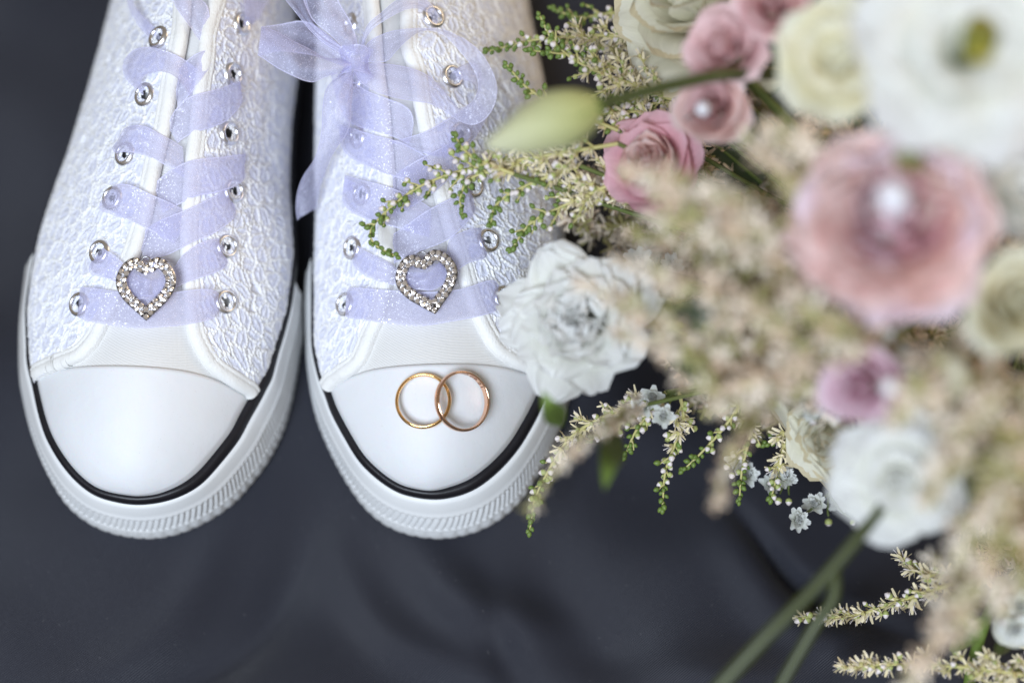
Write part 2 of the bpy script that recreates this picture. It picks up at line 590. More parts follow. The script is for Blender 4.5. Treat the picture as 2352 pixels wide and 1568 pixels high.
# ------------------------------------------------------------------ shoes
ZS = 0.028  # height of the seam where upper meets rubber
SHOES = {
    "L": dict(
        inner=[(430, -350), (370, -290), (335, -200), (295, -100), (270, 0), (246, 85), (219, 180), (188, 280), (158, 370), (126, 455), (99, 540), (87, 600), (79, 645), (71, 710), (72, 770), (74, 800), (78, 840), (85, 875), (104, 956), (128, 1016), (166, 1072), (208, 1111), (247, 1129), (297, 1138), (330, 1139), (370, 1133), (416, 1114), (452, 1087), (490, 1045), (529, 995), (552, 952), (575, 912), (596, 872), (609, 849), (626, 797), (640, 752), (654, 696), (664, 625), (667, 580), (663, 500), (659, 440), (660, 370), (664, 297), (671, 223), (677, 170), (676, 90), (668, 0), (660, -100), (640, -200), (600, -290), (540, -345), (485, -362)],
        outer=[(380, -290), (330, -180), (283, -90), (262, -5), (238, 80), (210, 178), (178, 278), (148, 368), (115, 458), (98, 511), (80, 592), (71, 681), (64, 740), (60, 811), (64, 850), (80, 909), (89, 956), (107, 1010), (140, 1063), (178, 1105), (220, 1135), (267, 1153), (321, 1159), (380, 1151), (431, 1132), (475, 1102), (520, 1057), (559, 1010), (585, 968), (609, 918), (624, 873), (637, 825), (650, 770), (664, 710), (675, 640), (675, 580), (668, 473), (670, 370), (678, 223), (684, 100), (676, 0), (665, -110), (640, -215), (600, -300)],
        sil=[(61, 627), (55, 696), (49, 755), (46, 820), (48, 879), (54, 915), (65, 968), (83, 1025), (107, 1081), (137, 1134), (166, 1168), (208, 1198), (253, 1216), (297, 1225), (342, 1228), (386, 1222), (431, 1208), (487, 1180), (535, 1145), (573, 1103), (612, 1051), (645, 986), (663, 927), (677, 858), (686, 805), (693, 770), (694, 734), (688, 694)],
        ridge=[(330, 1139), (325, 1000), (326, 840), (345, 740), (350, 640), (375, 530), (395, 430), (420, 300), (437, 200), (455, 100), (470, 0), (487, -120), (492, -250), (490, -370)],
        cap=[(83, 870), (119, 854), (157, 845), (208, 840), (267, 839), (327, 841), (386, 846), (446, 856), (505, 876), (573, 912)],
        qin=[[(84, 872), (117, 858), (149, 846), (184, 829), (208, 808), (228, 784), (247, 746), (267, 710), (285, 666), (303, 622), (321, 580), (336, 532), (351, 473), (359, 430), (371, 371), (386, 312), (398, 253), (407, 193), (422, 125), (431, 74), (434, 30), (436, 0), (440, -60)],
             [(575, 912), (529, 885), (481, 850), (455, 815), (446, 798), (434, 770), (428, 740), (422, 681), (419, 621), (416, 562), (417, 502), (422, 445), (428, 371), (437, 297), (446, 208), (458, 125), (463, 74), (472, 36), (483, 0), (492, -60)]],
        eyelets=[[(192, 701), (238, 582), (268, 459), (297, 358), (342, 222), (374, 92)], [(512, 694), (514, 567), (528, 441), (517, 308), (525, 172), (544, 58)]],
    ),
    "R": dict(
        inner=[(890, -345), (820, -290), (775, -200), (752, -100), (742, 0), (736, 90), (733, 190), (731, 300), (730, 400), (732, 480), (731, 532), (728, 621), (728, 711), (728, 770), (732, 809), (745, 862), (759, 897), (774, 939), (804, 995), (836, 1046), (875, 1084), (916, 1111), (955, 1123), (994, 1127), (1035, 1118), (1083, 1099), (1130, 1063), (1172, 1016), (1202, 968), (1225, 924), (1249, 873), (1265, 835), (1285, 760), (1295, 680), (1292, 560), (1280, 440), (1262, 320), (1242, 190), (1222, 90), (1206, 0), (1195, -100), (1170, -200), (1125, -290), (1060, -345), (975, -365)],
        outer=[(790, -300), (755, -200), (738, -80), (731, 60), (728, 200), (726, 300), (725, 400), (724, 500), (722, 580), (721, 640), (722, 700), (722, 760), (725, 808), (729, 840), (738, 888), (756, 933), (777, 980), (810, 1037), (845, 1078), (887, 1111), (934, 1135), (985, 1146), (1029, 1144), (1083, 1129), (1133, 1102), (1178, 1057), (1208, 1016), (1231, 974), (1252, 927), (1269, 879), (1284, 835), (1303, 760), (1313, 680), (1306, 560), (1292, 430), (1258, 200), (1225, 30), (1205, -110), (1175, -215), (1120, -300)],
        sil=[(710, 642), (704, 666), (704, 720), (707, 790), (710, 850), (722, 933), (741, 992), (771, 1057), (804, 1114), (839, 1160), (881, 1195), (928, 1216), (970, 1225), (1014, 1228), (1059, 1222), (1107, 1207), (1154, 1180), (1196, 1142), (1225, 1099), (1255, 1049), (1282, 989), (1297, 939), (1307, 905), (1320, 850), (1328, 780), (1326, 700), (1317, 640)],
        ridge=[(990, 1127), (985, 1000), (980, 836), (976, 740), (978, 650), (962, 530), (943, 430), (926, 300), (915, 200), (905, 100), (898, 0), (895, -120), (910, -250), (950, -370)],
        cap=[(759, 894), (786, 875), (833, 854), (881, 844), (940, 838), (1014, 835), (1089, 836), (1148, 842), (1193, 853), (1251, 873)],
        qin=[[(757, 895), (783, 876), (815, 855), (835, 836), (851, 802), (863, 770), (878, 740), (890, 699), (900, 651), (905, 592), (906, 547), (905, 488), (905, 446), (903, 386), (897, 312), (890, 238), (881, 178), (875, 119), (872, 59), (866, 0), (862, -60)],
             [(1251, 872), (1208, 854), (1172, 836), (1133, 809), (1107, 770), (1092, 740), (1077, 711), (1062, 666), (1046, 605), (1026, 547), (1012, 494), (997, 443), (982, 371), (967, 312), (955, 253), (946, 193), (935, 143), (923, 113), (922, 30), (922, 0), (924, -60)]],
        eyelets=[[(803, 701), (820, 571), (842, 447), (833, 316), (826, 190), (818, 60)], [(1150, 685), (1114, 556), (1078, 432), (1052, 312), (1031, 180), (988, 45)]],
    ),
}


def lace_field(a, b, seed):
    """Raised embroidery: net of cords with satin petals and flowers. a, b: surface coordinates in metres."""
    a, b = a * 1000.0, b * 1000.0  # mm
    r = np.random.default_rng(seed)
    T1, T2 = r.random((64, 64, 2)), r.random((64, 64, 4))

    wx = a + 0.45 * np.sin(b * 0.55 + 1) + 0.2 * np.sin(b * 1.7)
    wy = b + 0.45 * np.sin(a * 0.6) + 0.2 * np.sin(a * 1.9 + 2)
    best = np.full(a.shape, -1.0)
    q0 = np.full(a.shape, 9.0)
    s0 = np.zeros(a.shape)
    l0 = np.zeros(a.shape)
    for pitch, tab, la, lb, rad, npet, base_pr in ((10.6, T2, 3.6, 2.55, 3.6, 6, 1.0), (7.0, T1, 2.9, 1.9, 1.8, 3, 0.0)):
        gx, gy = np.floor(wx / pitch).astype(int), np.floor(wy / pitch).astype(int)
        for i in (-1, 0, 1):
            for j in (-1, 0, 1):
                h = tab[(gx + i) % 64, (gy + j) % 64]
                fx = (gx + i + 0.5 + 0.6 * (h[..., 0] - 0.5)) * pitch
                fy = (gy + j + 0.5 + 0.6 * (h[..., 1] - 0.5)) * pitch
                spin = (h[..., -1] * 7.7 + h[..., 0] * 3.1) % 1 * 6.283
                sc = 0.82 + 0.36 * ((h[..., 0] * 13.7) % 1)
                for k in range(npet):
                    an = spin + k * 6.283 / npet + 0.35 * np.sin(k * 2.1 + h[..., 1] * 20)
                    ca, sa = np.cos(an), np.sin(an)
                    dx, dy = wx - fx - rad * sc * ca, wy - fy - rad * sc * sa
                    px, py = dx * ca + dy * sa, -dx * sa + dy * ca
                    wb = lb * sc * (1 + 0.22 * px / (la * sc))
                    q = np.hypot(px / (la * sc), py / wb)
                    pr = base_pr + (h[..., 0] * 31.7 + h[..., 1] * 17.3 + k * 0.377) % 1
                    up = (q < 1.16) & (pr > best)
                    best = np.where(up, pr, best)
                    q0 = np.where(up, q, q0)
                    s0 = np.where(up, np.arctan2(py, px) * 2.0 + k, s0)
                    l0 = np.where(up, py, l0)
    ins = best >= 0
    cord = np.where(ins, np.exp(-((q0 - 0.98) * 2.7 / 0.52) ** 2), 0)
    vein = np.where(ins & (q0 < 0.8), np.exp(-(l0 / 0.30) ** 2) * 0.55, 0)
    puff = np.where(ins, np.clip(1 - q0, 0, 1) ** 0.5, 0)
    tw = 0.78 + 0.22 * np.sin(s0 * 7.0) + 0.12 * np.sin(wx * 6.1 - wy * 5.3)
    net = 0.5 + 0.5 * np.sin(wx * 3.9) * np.sin(wy * 3.9)
    lvl = np.where(ins, 0.22 + 0.42 * (best % 1), 0.0)
    disp = 0.80 * cord * tw + 0.40 * vein + 0.55 * puff + lvl + np.where(ins, 0, 0.30 * net) + 0.06 * np.sin(wx * 9) * np.sin(wy * 9)
    cord = np.maximum(cord * (0.75 + 0.35 * tw), vein)
    return disp * 1.2e-3, np.clip(np.where(ins, cord, 0.5 * net), 0, 1)


class Shoe:
    def __init__(self, key):
        d = SHOES[key]
        self.d = d
        unp = lambda pts, z: np.array([P(u, v, z) for u, v in pts])[:, :2]
        loop = unp(d["inner"], ZS)
        loop = spline(np.vstack([loop, loop[:1]]), 1400)[:-1]
        # light closed smoothing
        for _ in range(10):
            loop = 0.25 * np.roll(loop, 1, 0) + 0.5 * loop + 0.25 * np.roll(loop, -1, 0)
        self.loop = loop
        self.c = loop.mean(0)
        it, ih = np.argmin(loop[:, 1]), np.argmax(loop[:, 1])
        self.ytip, self.yheel = loop[it, 1], loop[ih, 1]
        n = len(loop)
        seq = lambda a, b: loop[np.arange(a, b + (n if b < a else 0) + 1) % n]
        A, B = seq(ih, it), seq(it, ih)  # left side heel->tip, right side tip->heel
        A = A[::-1]
        mono = lambda q: q[np.r_[True, np.diff(np.maximum.accumulate(q[:, 1])) > 0]]
        self.A, self.B = mono(A), mono(B)
        # ridge
        ycap = None
        self.Hc = 0.0205
        zr = lambda y: self.height(y) + ZS
        self.ycap = P(*d["cap"][len(d["cap"]) // 2], 0.05)[1]
        rx, ry = [], []
        for u, v in d["ridge"]:
            z = 0.05
            for _ in range(40):
                p = P(u, v, z)
                z = 0.5 * z + 0.5 * zr(p[1])
            rx.append(p[0])
            ry.append(p[1])
        o = np.argsort(ry)
        self.ry, self.rx = np.array(ry)[o], np.array(rx)[o]
        yy = np.linspace(self.ry[0], self.ry[-1], 300)
        self.rys, self.rxs = yy, smooth(np.interp(yy, self.ry, self.rx), 60)
        # base surface
        t = np.linspace(0, 1, 420)
        ys = self.ytip + (self.yheel - self.ytip) * (0.5 - 0.5 * np.cos(np.pi * t)) * 0.9995
        ys[0] = self.ytip + 1e-6
        ph = np.linspace(0, 1, 161)
        self.G = self.S(ys[:, None], ph[None, :])
        V, F = grid(self.G)
        self.bvh = BVHTree.FromPolygons([tuple(v) for v in V], [tuple(map(int, f)) for f in F])

    def height(self, y):
        y = np.asarray(y, float)
        tau = np.clip((y - self.ytip) / (self.ycap - self.ytip), 0, 1)
        dome = (1 - (1 - tau) ** 2.3) ** (1 / 2.1)
        x = y - self.ycap + 0.012
        k = 0.012
        inst = 0.30 * k * np.log1p(np.exp(np.clip(x / k, -40, 40)))
        inst = np.where(inst > 0.036, 0.036 + 0.25 * (inst - 0.036), inst)
        h = self.Hc * dome + inst
        back = np.clip((self.yheel - y) / 0.03, 0, 1)
        return h * (0.85 + 0.15 * back)

    def S(self, y, ph):
        y, ph = np.broadcast_arrays(np.asarray(y, float), np.asarray(ph, float))
        xl = np.interp(y, self.A[:, 1], self.A[:, 0])
        xr = np.interp(y, self.B[:, 1], self.B[:, 0])
        xt = np.interp(y, self.rys, self.rxs)
        m = (xr - xl) * 0.12
        g = np.clip((y - self.ytip) / (self.ycap - self.ytip + 0.02), 0, 1)
        g = g * g * (3 - 2 * g)
        xt = (xl + xr) / 2 * (1 - g) + xt * g
        xt = np.clip(xt, xl + m, xr - m)
        h = self.height(y)
        f = np.clip((y - self.ytip) / 0.12, 0, 1)
        p = 2.0
        lean = 0.26 + 0.16 * f
        a = np.pi * ph
        c, s = np.cos(a), np.sin(a)
        cc = np.abs(c) ** (2 / p)
        ss = np.clip(s, 0, 1) ** (2 / p)
        cc = cc * (1 - lean * np.clip(s, 0, 1))
        x = np.where(c > 0, xt + (xl - xt) * cc, xt + (xr - xt) * cc)
        return np.stack([x, y + 0 * x, ZS + h * ss], -1)

    def hit(self, u, v, lift=0.0):
        d = ray(u, v)
        loc, nor, _, _ = self.bvh.ray_cast(Vector(CAM), Vector(d))
        if loc is None:
            # just outside the outline: nearest point of the surface to the ray
            best = None
            for z in np.linspace(0.03, 0.085, 12):
                p = P(u, v, z)
                l, nn, _, dd = self.bvh.find_nearest(Vector(p))
                if best is None or dd < best[0]:
                    best = (dd, p, nn)
            loc, nor = best[1], best[2]
        loc, nor = np.array(loc), np.array(nor)
        if nor[2] < 0:
            nor = -nor
        return loc + nor * lift, nor

    def snap(self, p):
        l, nn, _, _ = self.bvh.find_nearest(Vector(p))
        nn = np.array(nn)
        if nn[2] < 0:
            nn = -nn
        return np.array(l), nn

    def yphi(self, u, v):
        p, _ = self.hit(u, v)
        y = p[1]
        pr = self.S(np.full(721, y), np.linspace(0, 1, 721))
        k = np.argmin(((pr - p) ** 2).sum(1))
        return y, k / 720

    def normals(self, y, ph):
        e = 2e-4
        d1 = self.S(y + e, ph) - self.S(y - e, ph)
        d2 = self.S(y, np.clip(ph + 1e-3, 0, 1)) - self.S(y, np.clip(ph - 1e-3, 0, 1))
        nn = np.cross(d2, d1)
        nn /= np.linalg.norm(nn, axis=-1, keepdims=True) + 1e-15
        s = np.sign(nn[..., 2:3] + 1e-9)
        return nn * s


def offsets_along(loop, nrm, poly, default, lo, hi):
    """Distance from each loop point along its outward normal to the traced polyline."""
    out = np.full(len(loop), np.nan)
    a, b = poly[:-1], poly[1:]
    e = b - a
    for i, (p, q) in enumerate(zip(loop, nrm)):
        w = a - p
        den = q[0] * e[:, 1] - q[1] * e[:, 0]
        den = np.where(np.abs(den) < 1e-12, 1e-12, den)
        t = (w[:, 0] * e[:, 1] - w[:, 1] * e[:, 0]) / den
        s = (w[:, 0] * q[1] - w[:, 1] * q[0]) / den
        ok = (s >= 0) & (s <= 1) & (t > lo) & (t < hi)
        if ok.any():
            out[i] = t[ok][np.argmin(np.abs(t[ok]))]
    have = ~np.isnan(out)
    if default is not None:
        out = np.where(have, out, default)
    return out, have


def csmooth(a, n):
    for _ in range(n):
        a = 0.25 * np.roll(a, 1) + 0.5 * a + 0.25 * np.roll(a, -1)
    return a


EYE = {}


def build_shoe(key, label):
    sh = Shoe(key)
    d = sh.d
    c = sh.c
    root = thing("canvas_sneaker", (c[0], c[1], 0.0), label, "shoe", "pair of white lace sneakers")
    loop = sh.loop
    n = len(loop)
    tg = np.roll(loop, -1, 0) - np.roll(loop, 1, 0)
    tg /= np.linalg.norm(tg, axis=1)[:, None]
    nr = np.stack([tg[:, 1], -tg[:, 0]], 1)
    if ((loop + nr * 0.002 - c) ** 2).sum() < ((loop - c) ** 2).sum():
        nr = -nr
    nr = np.stack([csmooth(nr[:, 0], 12), csmooth(nr[:, 1], 12)], 1)
    nr /= np.linalg.norm(nr, axis=1)[:, None]
    unp = lambda pts, z: spline(np.array([P(u, v, z) for u, v in pts])[:, :2], 400)
    o1, _ = offsets_along(loop, nr, unp(d["outer"], 0.0262), 0.0014, -0.002, 0.008)
    o1 = csmooth(np.clip(o1, 0.0024, 0.0034), 14)
    o2, have = offsets_along(loop, nr, unp(d["sil"], 0.006), None, 0.0, 0.02)
    o2 = np.where(have, np.maximum(o2, o1 + 0.0008), o1 - 0.0042)
    o2 = csmooth(o2, 7)
    bump = csmooth(have.astype(float), 6)  # 1 where the thick toe bumper runs
    arc = np.r_[0, np.cumsum(np.linalg.norm(np.diff(np.vstack([loop, loop[:1]]), axis=0), axis=1))][:-1]

    # sole wall and toe bumper, one swept profile
    rows = []
    ws = np.r_[np.linspace(0, 0.30, 5), 0.33, 0.36, 0.385, np.linspace(0.40, 0.66, 9), 0.68, 0.70, 0.72, np.linspace(0.75, 0.97, 8), 1.0]
    ribp = 0.00180
    for w in ws:
        z = 0.0262 * (1 - w) + 0.0012 * w
        off = o1 + (o2 - o1) * (0.06 + 0.94 * min(1, w * 1.12) ** 0.75) + 0.0006 * math.sin(math.pi * w)
        if w > 0.97:
            off = off - 0.0008
        rel = np.zeros(n)
        if 0.325 < w < 0.35 or 0.69 < w < 0.71:
            rel += 0.00045
        if 0.36 <= w <= 0.68:
            k = (arc / ribp + 0.55 * (w - 0.5) / 0.16) % 1.0
            prof = np.where(k < 0.62, k / 0.62, (1 - k) / 0.38)
            rel += -0.0008 + 0.00130 * prof
        elif w > 0.73:
            s1 = np.sin(arc * 900 + w * 46)
            s2 = np.sin(arc * 900 - w * 46 + 1.3)
            rel += 0.00028 * np.sign(s1 * s2) * np.minimum(1, np.abs(s1 * s2) * 3)
        off = off + rel * bump
        q = loop + nr * off[:, None]
        rows.append(np.c_[q, np.full(n, z)])
    inn = loop + nr * (o1 - 0.0006)[:, None]
    rows.insert(0, np.c_[inn, np.full(n, 0.0258)])
    Pt = np.stack(rows, 0)
    V, F = grid(Pt, closed_v=True)
    # underside
    V = np.vstack([V, [[c[0], c[1], 0.0012]]])
    last = np.arange((len(rows) - 1) * n, len(rows) * n)
    Fb = np.stack([last, np.roll(last, -1), np.full(n, len(V) - 1), np.full(n, len(V) - 1)], 1)
    Fl = [tuple(f) for f in F.tolist()] + [tuple(f[:3]) for f in Fb.tolist()]
    mk("sole", V, Fl, M_SOLE, root)

    # black stripe bead
    prof = [(-0.0007, 0.0268), (-0.0005, 0.0284), (0.12, 0.02895), (0.35, 0.02915), (0.65, 0.0288), (0.9, 0.0276), (1.0, 0.0262), (1.0, 0.0250)]
    rows = []
    for a, z in prof:
        off = a * np.ones(n) if a < 0 else a * o1
        zz = np.full(n, z) + (0.00025 * np.sin(arc * 210) * np.sin(arc * 83 + 1))
        rows.append(np.c_[loop + nr * off[:, None], zz])
    V, F = grid(np.stack(rows, 0), closed_v=True)
    mk("black_stripe", V, F, M_BLACK, root)

    # rubber toe cap
    cy, cp = zip(*[sh.yphi(u, v) for u, v in spline(d["cap"], 40)])
    cp = np.array(cp)
    cy = np.array(cy)
    o = np.argsort(cp)
    phs = np.linspace(0.0, 1.0, 121)
    ycap = smooth(np.interp(phs, cp[o], cy[o]), 3)
    t = np.linspace(0, 1, 90)
    tt = 1 - np.cos(t * np.pi / 2)
    Y = sh.ytip + 2e-6 + (ycap[None, :] - sh.ytip) * tt[:, None]
    PH = np.broadcast_to(phs, Y.shape)
    N = sh.normals(Y, PH)
    lift = 0.0013 * np.clip((1 - t) / 0.012, 0, 1)[:, None] ** 0.5
    B0 = sh.S(Y, PH)
    lift = 0.65 * lift * np.clip((B0[..., 2] - ZS) / 0.0035, 0.05, 1)
    Pt = B0 + N * lift[..., None]
    edge = Pt[-1] - N[-1] * 0.0012
    Pt = np.concatenate([Pt, edge[None]], 0)
    V, F = grid(Pt)
    mk("toe_cap", V, F, M_RUBBER, root)

    # tongue and vamp under the panels
    y0 = ycap.min() - 0.006
    ys = np.linspace(y0, P(*d["ridge"][10], 0.09)[1] + 0.045, 150)
    phs2 = np.linspace(0.02, 0.98, 120)
    Y, PH = np.meshgrid(ys, phs2, indexing="ij")
    Pt = sh.S(Y, PH) - sh.normals(Y, PH) * (0.0006 + 0.0012 * np.clip((Y - y0 - 0.03) / 0.03, 0, 1))[..., None]
    V, F = grid(Pt)
    mk("tongue", V, F, M_TWILL, root)

    # lace panels, bindings
    yfar = sh.yheel - 0.0002
    for side in (0, 1):
        pts = spline(d["qin"][side], 90)
        yp = np.array([sh.yphi(u, v) for u, v in pts])
        o = np.argsort(yp[:, 0])
        yb, pb = yp[o, 0], yp[o, 1]
        ph_side = pb if side == 0 else 1 - pb
        yend = yb[-1]
        ytop = yend + 0.012
        ysr = np.r_[np.arange(yb[0], ytop, 0.00038), np.linspace(ytop + 0.001, yfar, 70)]
        lim = np.interp(ysr, yb, ph_side)
        drop = np.clip((ysr - ytop) / 0.02, 0, 1)
        lim = np.where(ysr > ytop, ph_side[-1] * (1 - 0.22 * drop), lim)
        lim = smooth(lim, 2)
        m = 172
        k = np.linspace(0, 1, m)
        PH = lim[:, None] * k[None, :]
        PH = PH if side == 0 else 1 - PH
        Y = np.broadcast_to(ysr[:, None], PH.shape)
        B = sh.S(Y, PH)
        N = sh.normals(Y, PH)
        al = np.cumsum(np.r_[np.zeros((1, len(ysr))), np.linalg.norm(np.diff(B, axis=1), axis=2).T], 0).T
        al = al - al[:, -1:]  # measured from the lacing edge
        disp, cord = lace_field(al + 0.3, Y + 0.5, 11 + side + (5 if key == "R" else 0))
        fade = np.clip(-al / 0.003, 0, 1) * np.clip(PH / 0.06 if side == 0 else (1 - PH) / 0.06, 0.10, 1)
        Pt = B + N * (0.0009 + 0.0001 + disp * (0.25 + 0.75 * fade))[..., None]
        V, F = grid(Pt)
        hole = np.zeros(len(V), bool)
        for (u, v) in d["eyelets"][side]:
            e0 = sh.hit(u, v)[0]
            hole |= np.linalg.norm(V - e0, axis=1) < 0.0028
        F = F[~hole[F].all(1)]
        mk("lace_panel", V, F, M_LACE, root, attrs={"cord": cord})
        # binding tape along the inner edge
        ctr = resample(np.array([sh.S(a, b) for a, b in zip(yb, pb)]), 300)
        ctr = smooth(ctr, 8)
        tgc = np.gradient(ctr, axis=0)
        sec = [(-0.0004, -0.0006), (-0.0005, 0.0012), (0.0001, 0.0022), (0.0009, 0.00275), (0.0021, 0.0029), (0.0033, 0.00275), (0.0036, 0.00245), (0.0039, 0.0027), (0.0049, 0.00255), (0.0055, 0.0018), (0.0056, 0.0004)]
        rr = np.random.default_rng(side + 3)
        wob = np.interp(np.arange(300), np.arange(0, 301, 10), rr.normal(0, 0.00014, 31))
        G = np.zeros((300, len(sec), 3))
        outward = -1 if side == 0 else 1
        prev = np.array([outward, 0.0, 0.0])
        for i in range(299, -1, -1):
            p, nn = sh.snap(ctr[i])
            tt_ = unit(tgc[i])
            b = unit(np.cross(nn, tt_))
            if b @ prev < 0:
                b = -b
            prev = b
            for j, (w, hgt) in enumerate(sec):
                q, n2 = sh.snap(p + b * w * 0.98)
                if w < 0:
                    q, n2 = p + b * w, nn
                G[i, j] = q + n2 * (hgt + wob[i] * (hgt > 0.001))
        V, F = grid(G)
        mk("binding", V, F, M_TAPE, root)
        # stitch line: short threads sunk along the tape
        parts = []
        for i in range(60, 296, 3):
            a, b2 = G[i, 6], G[i + 1, 6]
            if np.linalg.norm(a - b2) > 0.0011:
                continue
            q = np.stack([a + (a - b2) * 0.35, (a + b2) / 2 + (G[i, 6] - sh.snap(a)[0]) * 0.06, b2])
            parts.append(tube_vf(q, [0.00012, 0.00022, 0.00012], 4))
        V, F = join_vf(parts)
        s = mk("stitching", V, F, M_TAPE, root)
        s["kind"] = "stuff"
        # eyelets
        for (u, v) in d["eyelets"][side]:
            p, nn = sh.hit(u, v)
            Bm = basis(nn)
            prof = [(0.0026, -0.0008), (0.0026, 0.0006), (0.0028, 0.0013), (0.0032, 0.0017), (0.0037, 0.0016), (0.0042, 0.0011), (0.0046, 0.0004), (0.0047, -0.0004)]
            th = np.linspace(0, 2 * np.pi, 36, endpoint=False)
            G2 = np.zeros((len(prof), 36, 3))
            for i, (r_, z_) in enumerate(prof):
                loc = np.stack([r_ * np.cos(th), r_ * np.sin(th), np.full(36, z_ + 0.0016)], 1)
                G2[i] = p + loc @ Bm.T
            V, F = grid(G2, closed_v=True)
            mk("eyelet", V, F, M_NICKEL, root)
            EYE[(key, side, len([k_ for k_ in EYE if k_[:2] == (key, side)]))] = p
    # back lining: inside of the collar, seen only from the side
    ys = np.linspace(P(*d["ridge"][10], 0.09)[1] + 0.02, yfar - 0.001, 30)
    Y, PH = np.meshgrid(ys, np.r_[np.linspace(0.02, 0.30, 14)], indexing="ij")
    for s in (0, 1):
        q = PH if s == 0 else 1 - PH
        Pt = sh.S(Y, q) - sh.normals(Y, q) * 0.0012
        V, F = grid(Pt)
        mk("lining", V, F, M_LINING, root)
    cl = np.c_[loop * 0.98 + c * 0.02, np.full(n, 0.024)]
    V = np.vstack([cl, [[c[0], c[1], 0.024]]])
    mk("insole", V, [(i, (i + 1) % n, n) for i in range(n)], M_LINING, root)
    return sh, root


shL, rootL = build_shoe("L", "left white lace sneaker with an empty plain rubber toe cap")
shR, rootR = build_shoe("R", "white lace sneaker with two gold rings lying on its toe cap")

# ------------------------------------------------------------------ organza ribbons


def ribbon(name, sh, A, B, lift, parent, n=70, m=13, wrinkle=0.00035, seed=0, zed=None, sag=0.0):
    """Band between two traced edges. lift: heights (m) above the shoe along its length; zed: absolute heights instead."""
    r = np.random.default_rng(seed)
    A, B = spline(A, n), spline(B, n)
    t = np.linspace(0, 1, n)
    lf = np.interp(t, np.linspace(0, 1, len(lift)), lift)
    lf = smooth(lf, 3)
    G = np.zeros((n, m, 3))
    for j in range(m):
        s = j / (m - 1)
        for i in range(n):
            u, v = A[i] * (1 - s) + B[i] * s
            if zed is not None:
                G[i, j] = P(u, v, lf[i] + sag * math.sin(math.pi * s))
            else:
                G[i, j] = sh.hit(u, v, lf[i] + sag * math.sin(math.pi * s))[0]
    k = r.uniform(2, 4, 3)
    ph = r.uniform(0, 6, 3)
    s = np.linspace(0, 1, m)[None, :]
    tt = t[:, None]
    wr = wrinkle * (np.sin(k[0] * 6.28 * s + ph[0] + 2.0 * tt) + 0.6 * np.sin(k[1] * 6.28 * (s + 0.3 * tt) + ph[1]) + 0.5 * np.sin(k[2] * 5 * tt + 4 * s + ph[2]))
    G[..., 2] += wr
    # smooth lengthwise so it hangs like cloth
    for _ in range(2):
        G[1:-1] = 0.25 * G[:-2] + 0.5 * G[1:-1] + 0.25 * G[2:]
        G[:, 1:-1] = 0.25 * G[:, :-2] + 0.5 * G[:, 1:-1] + 0.25 * G[:, 2:]
    length = np.r_[0, np.cumsum(np.linalg.norm(np.diff(G[:, m // 2], axis=0), axis=1))]
    uv = np.zeros((n, m, 2))
    uv[..., 0] = np.linspace(0, 1, m)[None, :]
    uv[..., 1] = length[:, None] / 0.0125
    V, F = grid(G)
    return mk(name, V, F, M_ORG, parent, uv=uv.reshape(-1, 2))


lace_L = thing("ribbon_shoelace", (*P(380, 440, 0.07)[:2], 0.05), "sheer lilac organza ribbon criss-crossed through the left shoe without a bow", "ribbon", "organza ribbon shoelaces")
lace_R = thing("ribbon_shoelace", (*P(950, 300, 0.07)[:2], 0.05), "sheer lilac organza ribbon laced and tied in a floppy bow on the shoe with rings", "ribbon", "organza ribbon shoelaces")
mm = 0.001
LF = lambda *a: [x * mm for x in a]
OVER = LF(0.3, 5.0, 5.0, 4.4, 3.6, 2.2, 0.9)     # from an eyelet over the binding, diving under the far binding
BOTH = LF(0.3, 5.2, 5.0, 4.4, 4.2, 4.2, 4.4, 5.0, 5.2, 0.3)
OUT = LF(3.9, 5.2, 5.0, 4.4, 3.6, 2.2, 0.9)
sl = "crossing_strip"
# left shoe
ribbon("straight_bar", shL, [(186, 688), (193, 678), (210, 665), (285, 673), (350, 682), (416, 672), (463, 668), (498, 680), (508, 692)], [(190, 706), (190, 724), (214, 741), (253, 750), (312, 758), (357, 756), (416, 750), (475, 735), (508, 706)], BOTH, lace_L, n=90, seed=1)
ribbon("heart_strip", shL, [(240, 566), (262, 582), (285, 598), (306, 622), (330, 640), (350, 648)], [(222, 588), (226, 632), (253, 642), (282, 652), (310, 672), (345, 682)], LF(1, 4.5, 4.5, 4, 3, 3), lace_L, seed=2)
ribbon("heart_strip", shL, [(516, 556), (487, 550), (446, 562), (416, 585), (392, 622), (350, 648)], [(518, 588), (508, 611), (463, 635), (424, 650), (392, 668), (355, 684)], LF(1, 4.6, 4.6, 4, 3, 3), lace_L, seed=3)
ribbon("gathered_loop", shL, [(300, 624), (325, 612), (350, 612), (375, 618), (398, 640)], [(303, 655), (320, 688), (345, 694), (372, 682), (398, 655)], LF(3.2, 5.6, 6.2, 5.6, 3.2), lace_L, seed=4, wrinkle=0.0009, sag=0.0012)
ribbon(sl, shL, [(530, 428), (505, 437), (452, 470), (386, 502), (345, 525), (320, 545)], [(538, 470), (523, 500), (475, 540), (431, 562), (385, 588), (333, 600)], OVER, lace_L, seed=5)
ribbon(sl, shL, [(272, 444), (285, 434), (315, 434), (357, 452), (400, 472), (440, 492)], [(250, 470), (252, 490), (273, 499), (309, 514), (350, 532), (400, 560)], OUT, lace_L, seed=6)
ribbon(sl, shL, [(568, 352), (540, 360), (511, 362), (440, 371), (400, 392), (355, 425)], [(558, 388), (529, 427), (490, 443), (446, 452), (418, 466), (375, 490)], OVER, lace_L, seed=7)
ribbon(sl, shL, [(296, 322), (305, 308), (325, 299), (351, 299), (383, 315), (420, 340)], [(276, 349), (290, 362), (321, 360), (357, 369), (390, 386), (424, 410)], OUT, lace_L, seed=8)
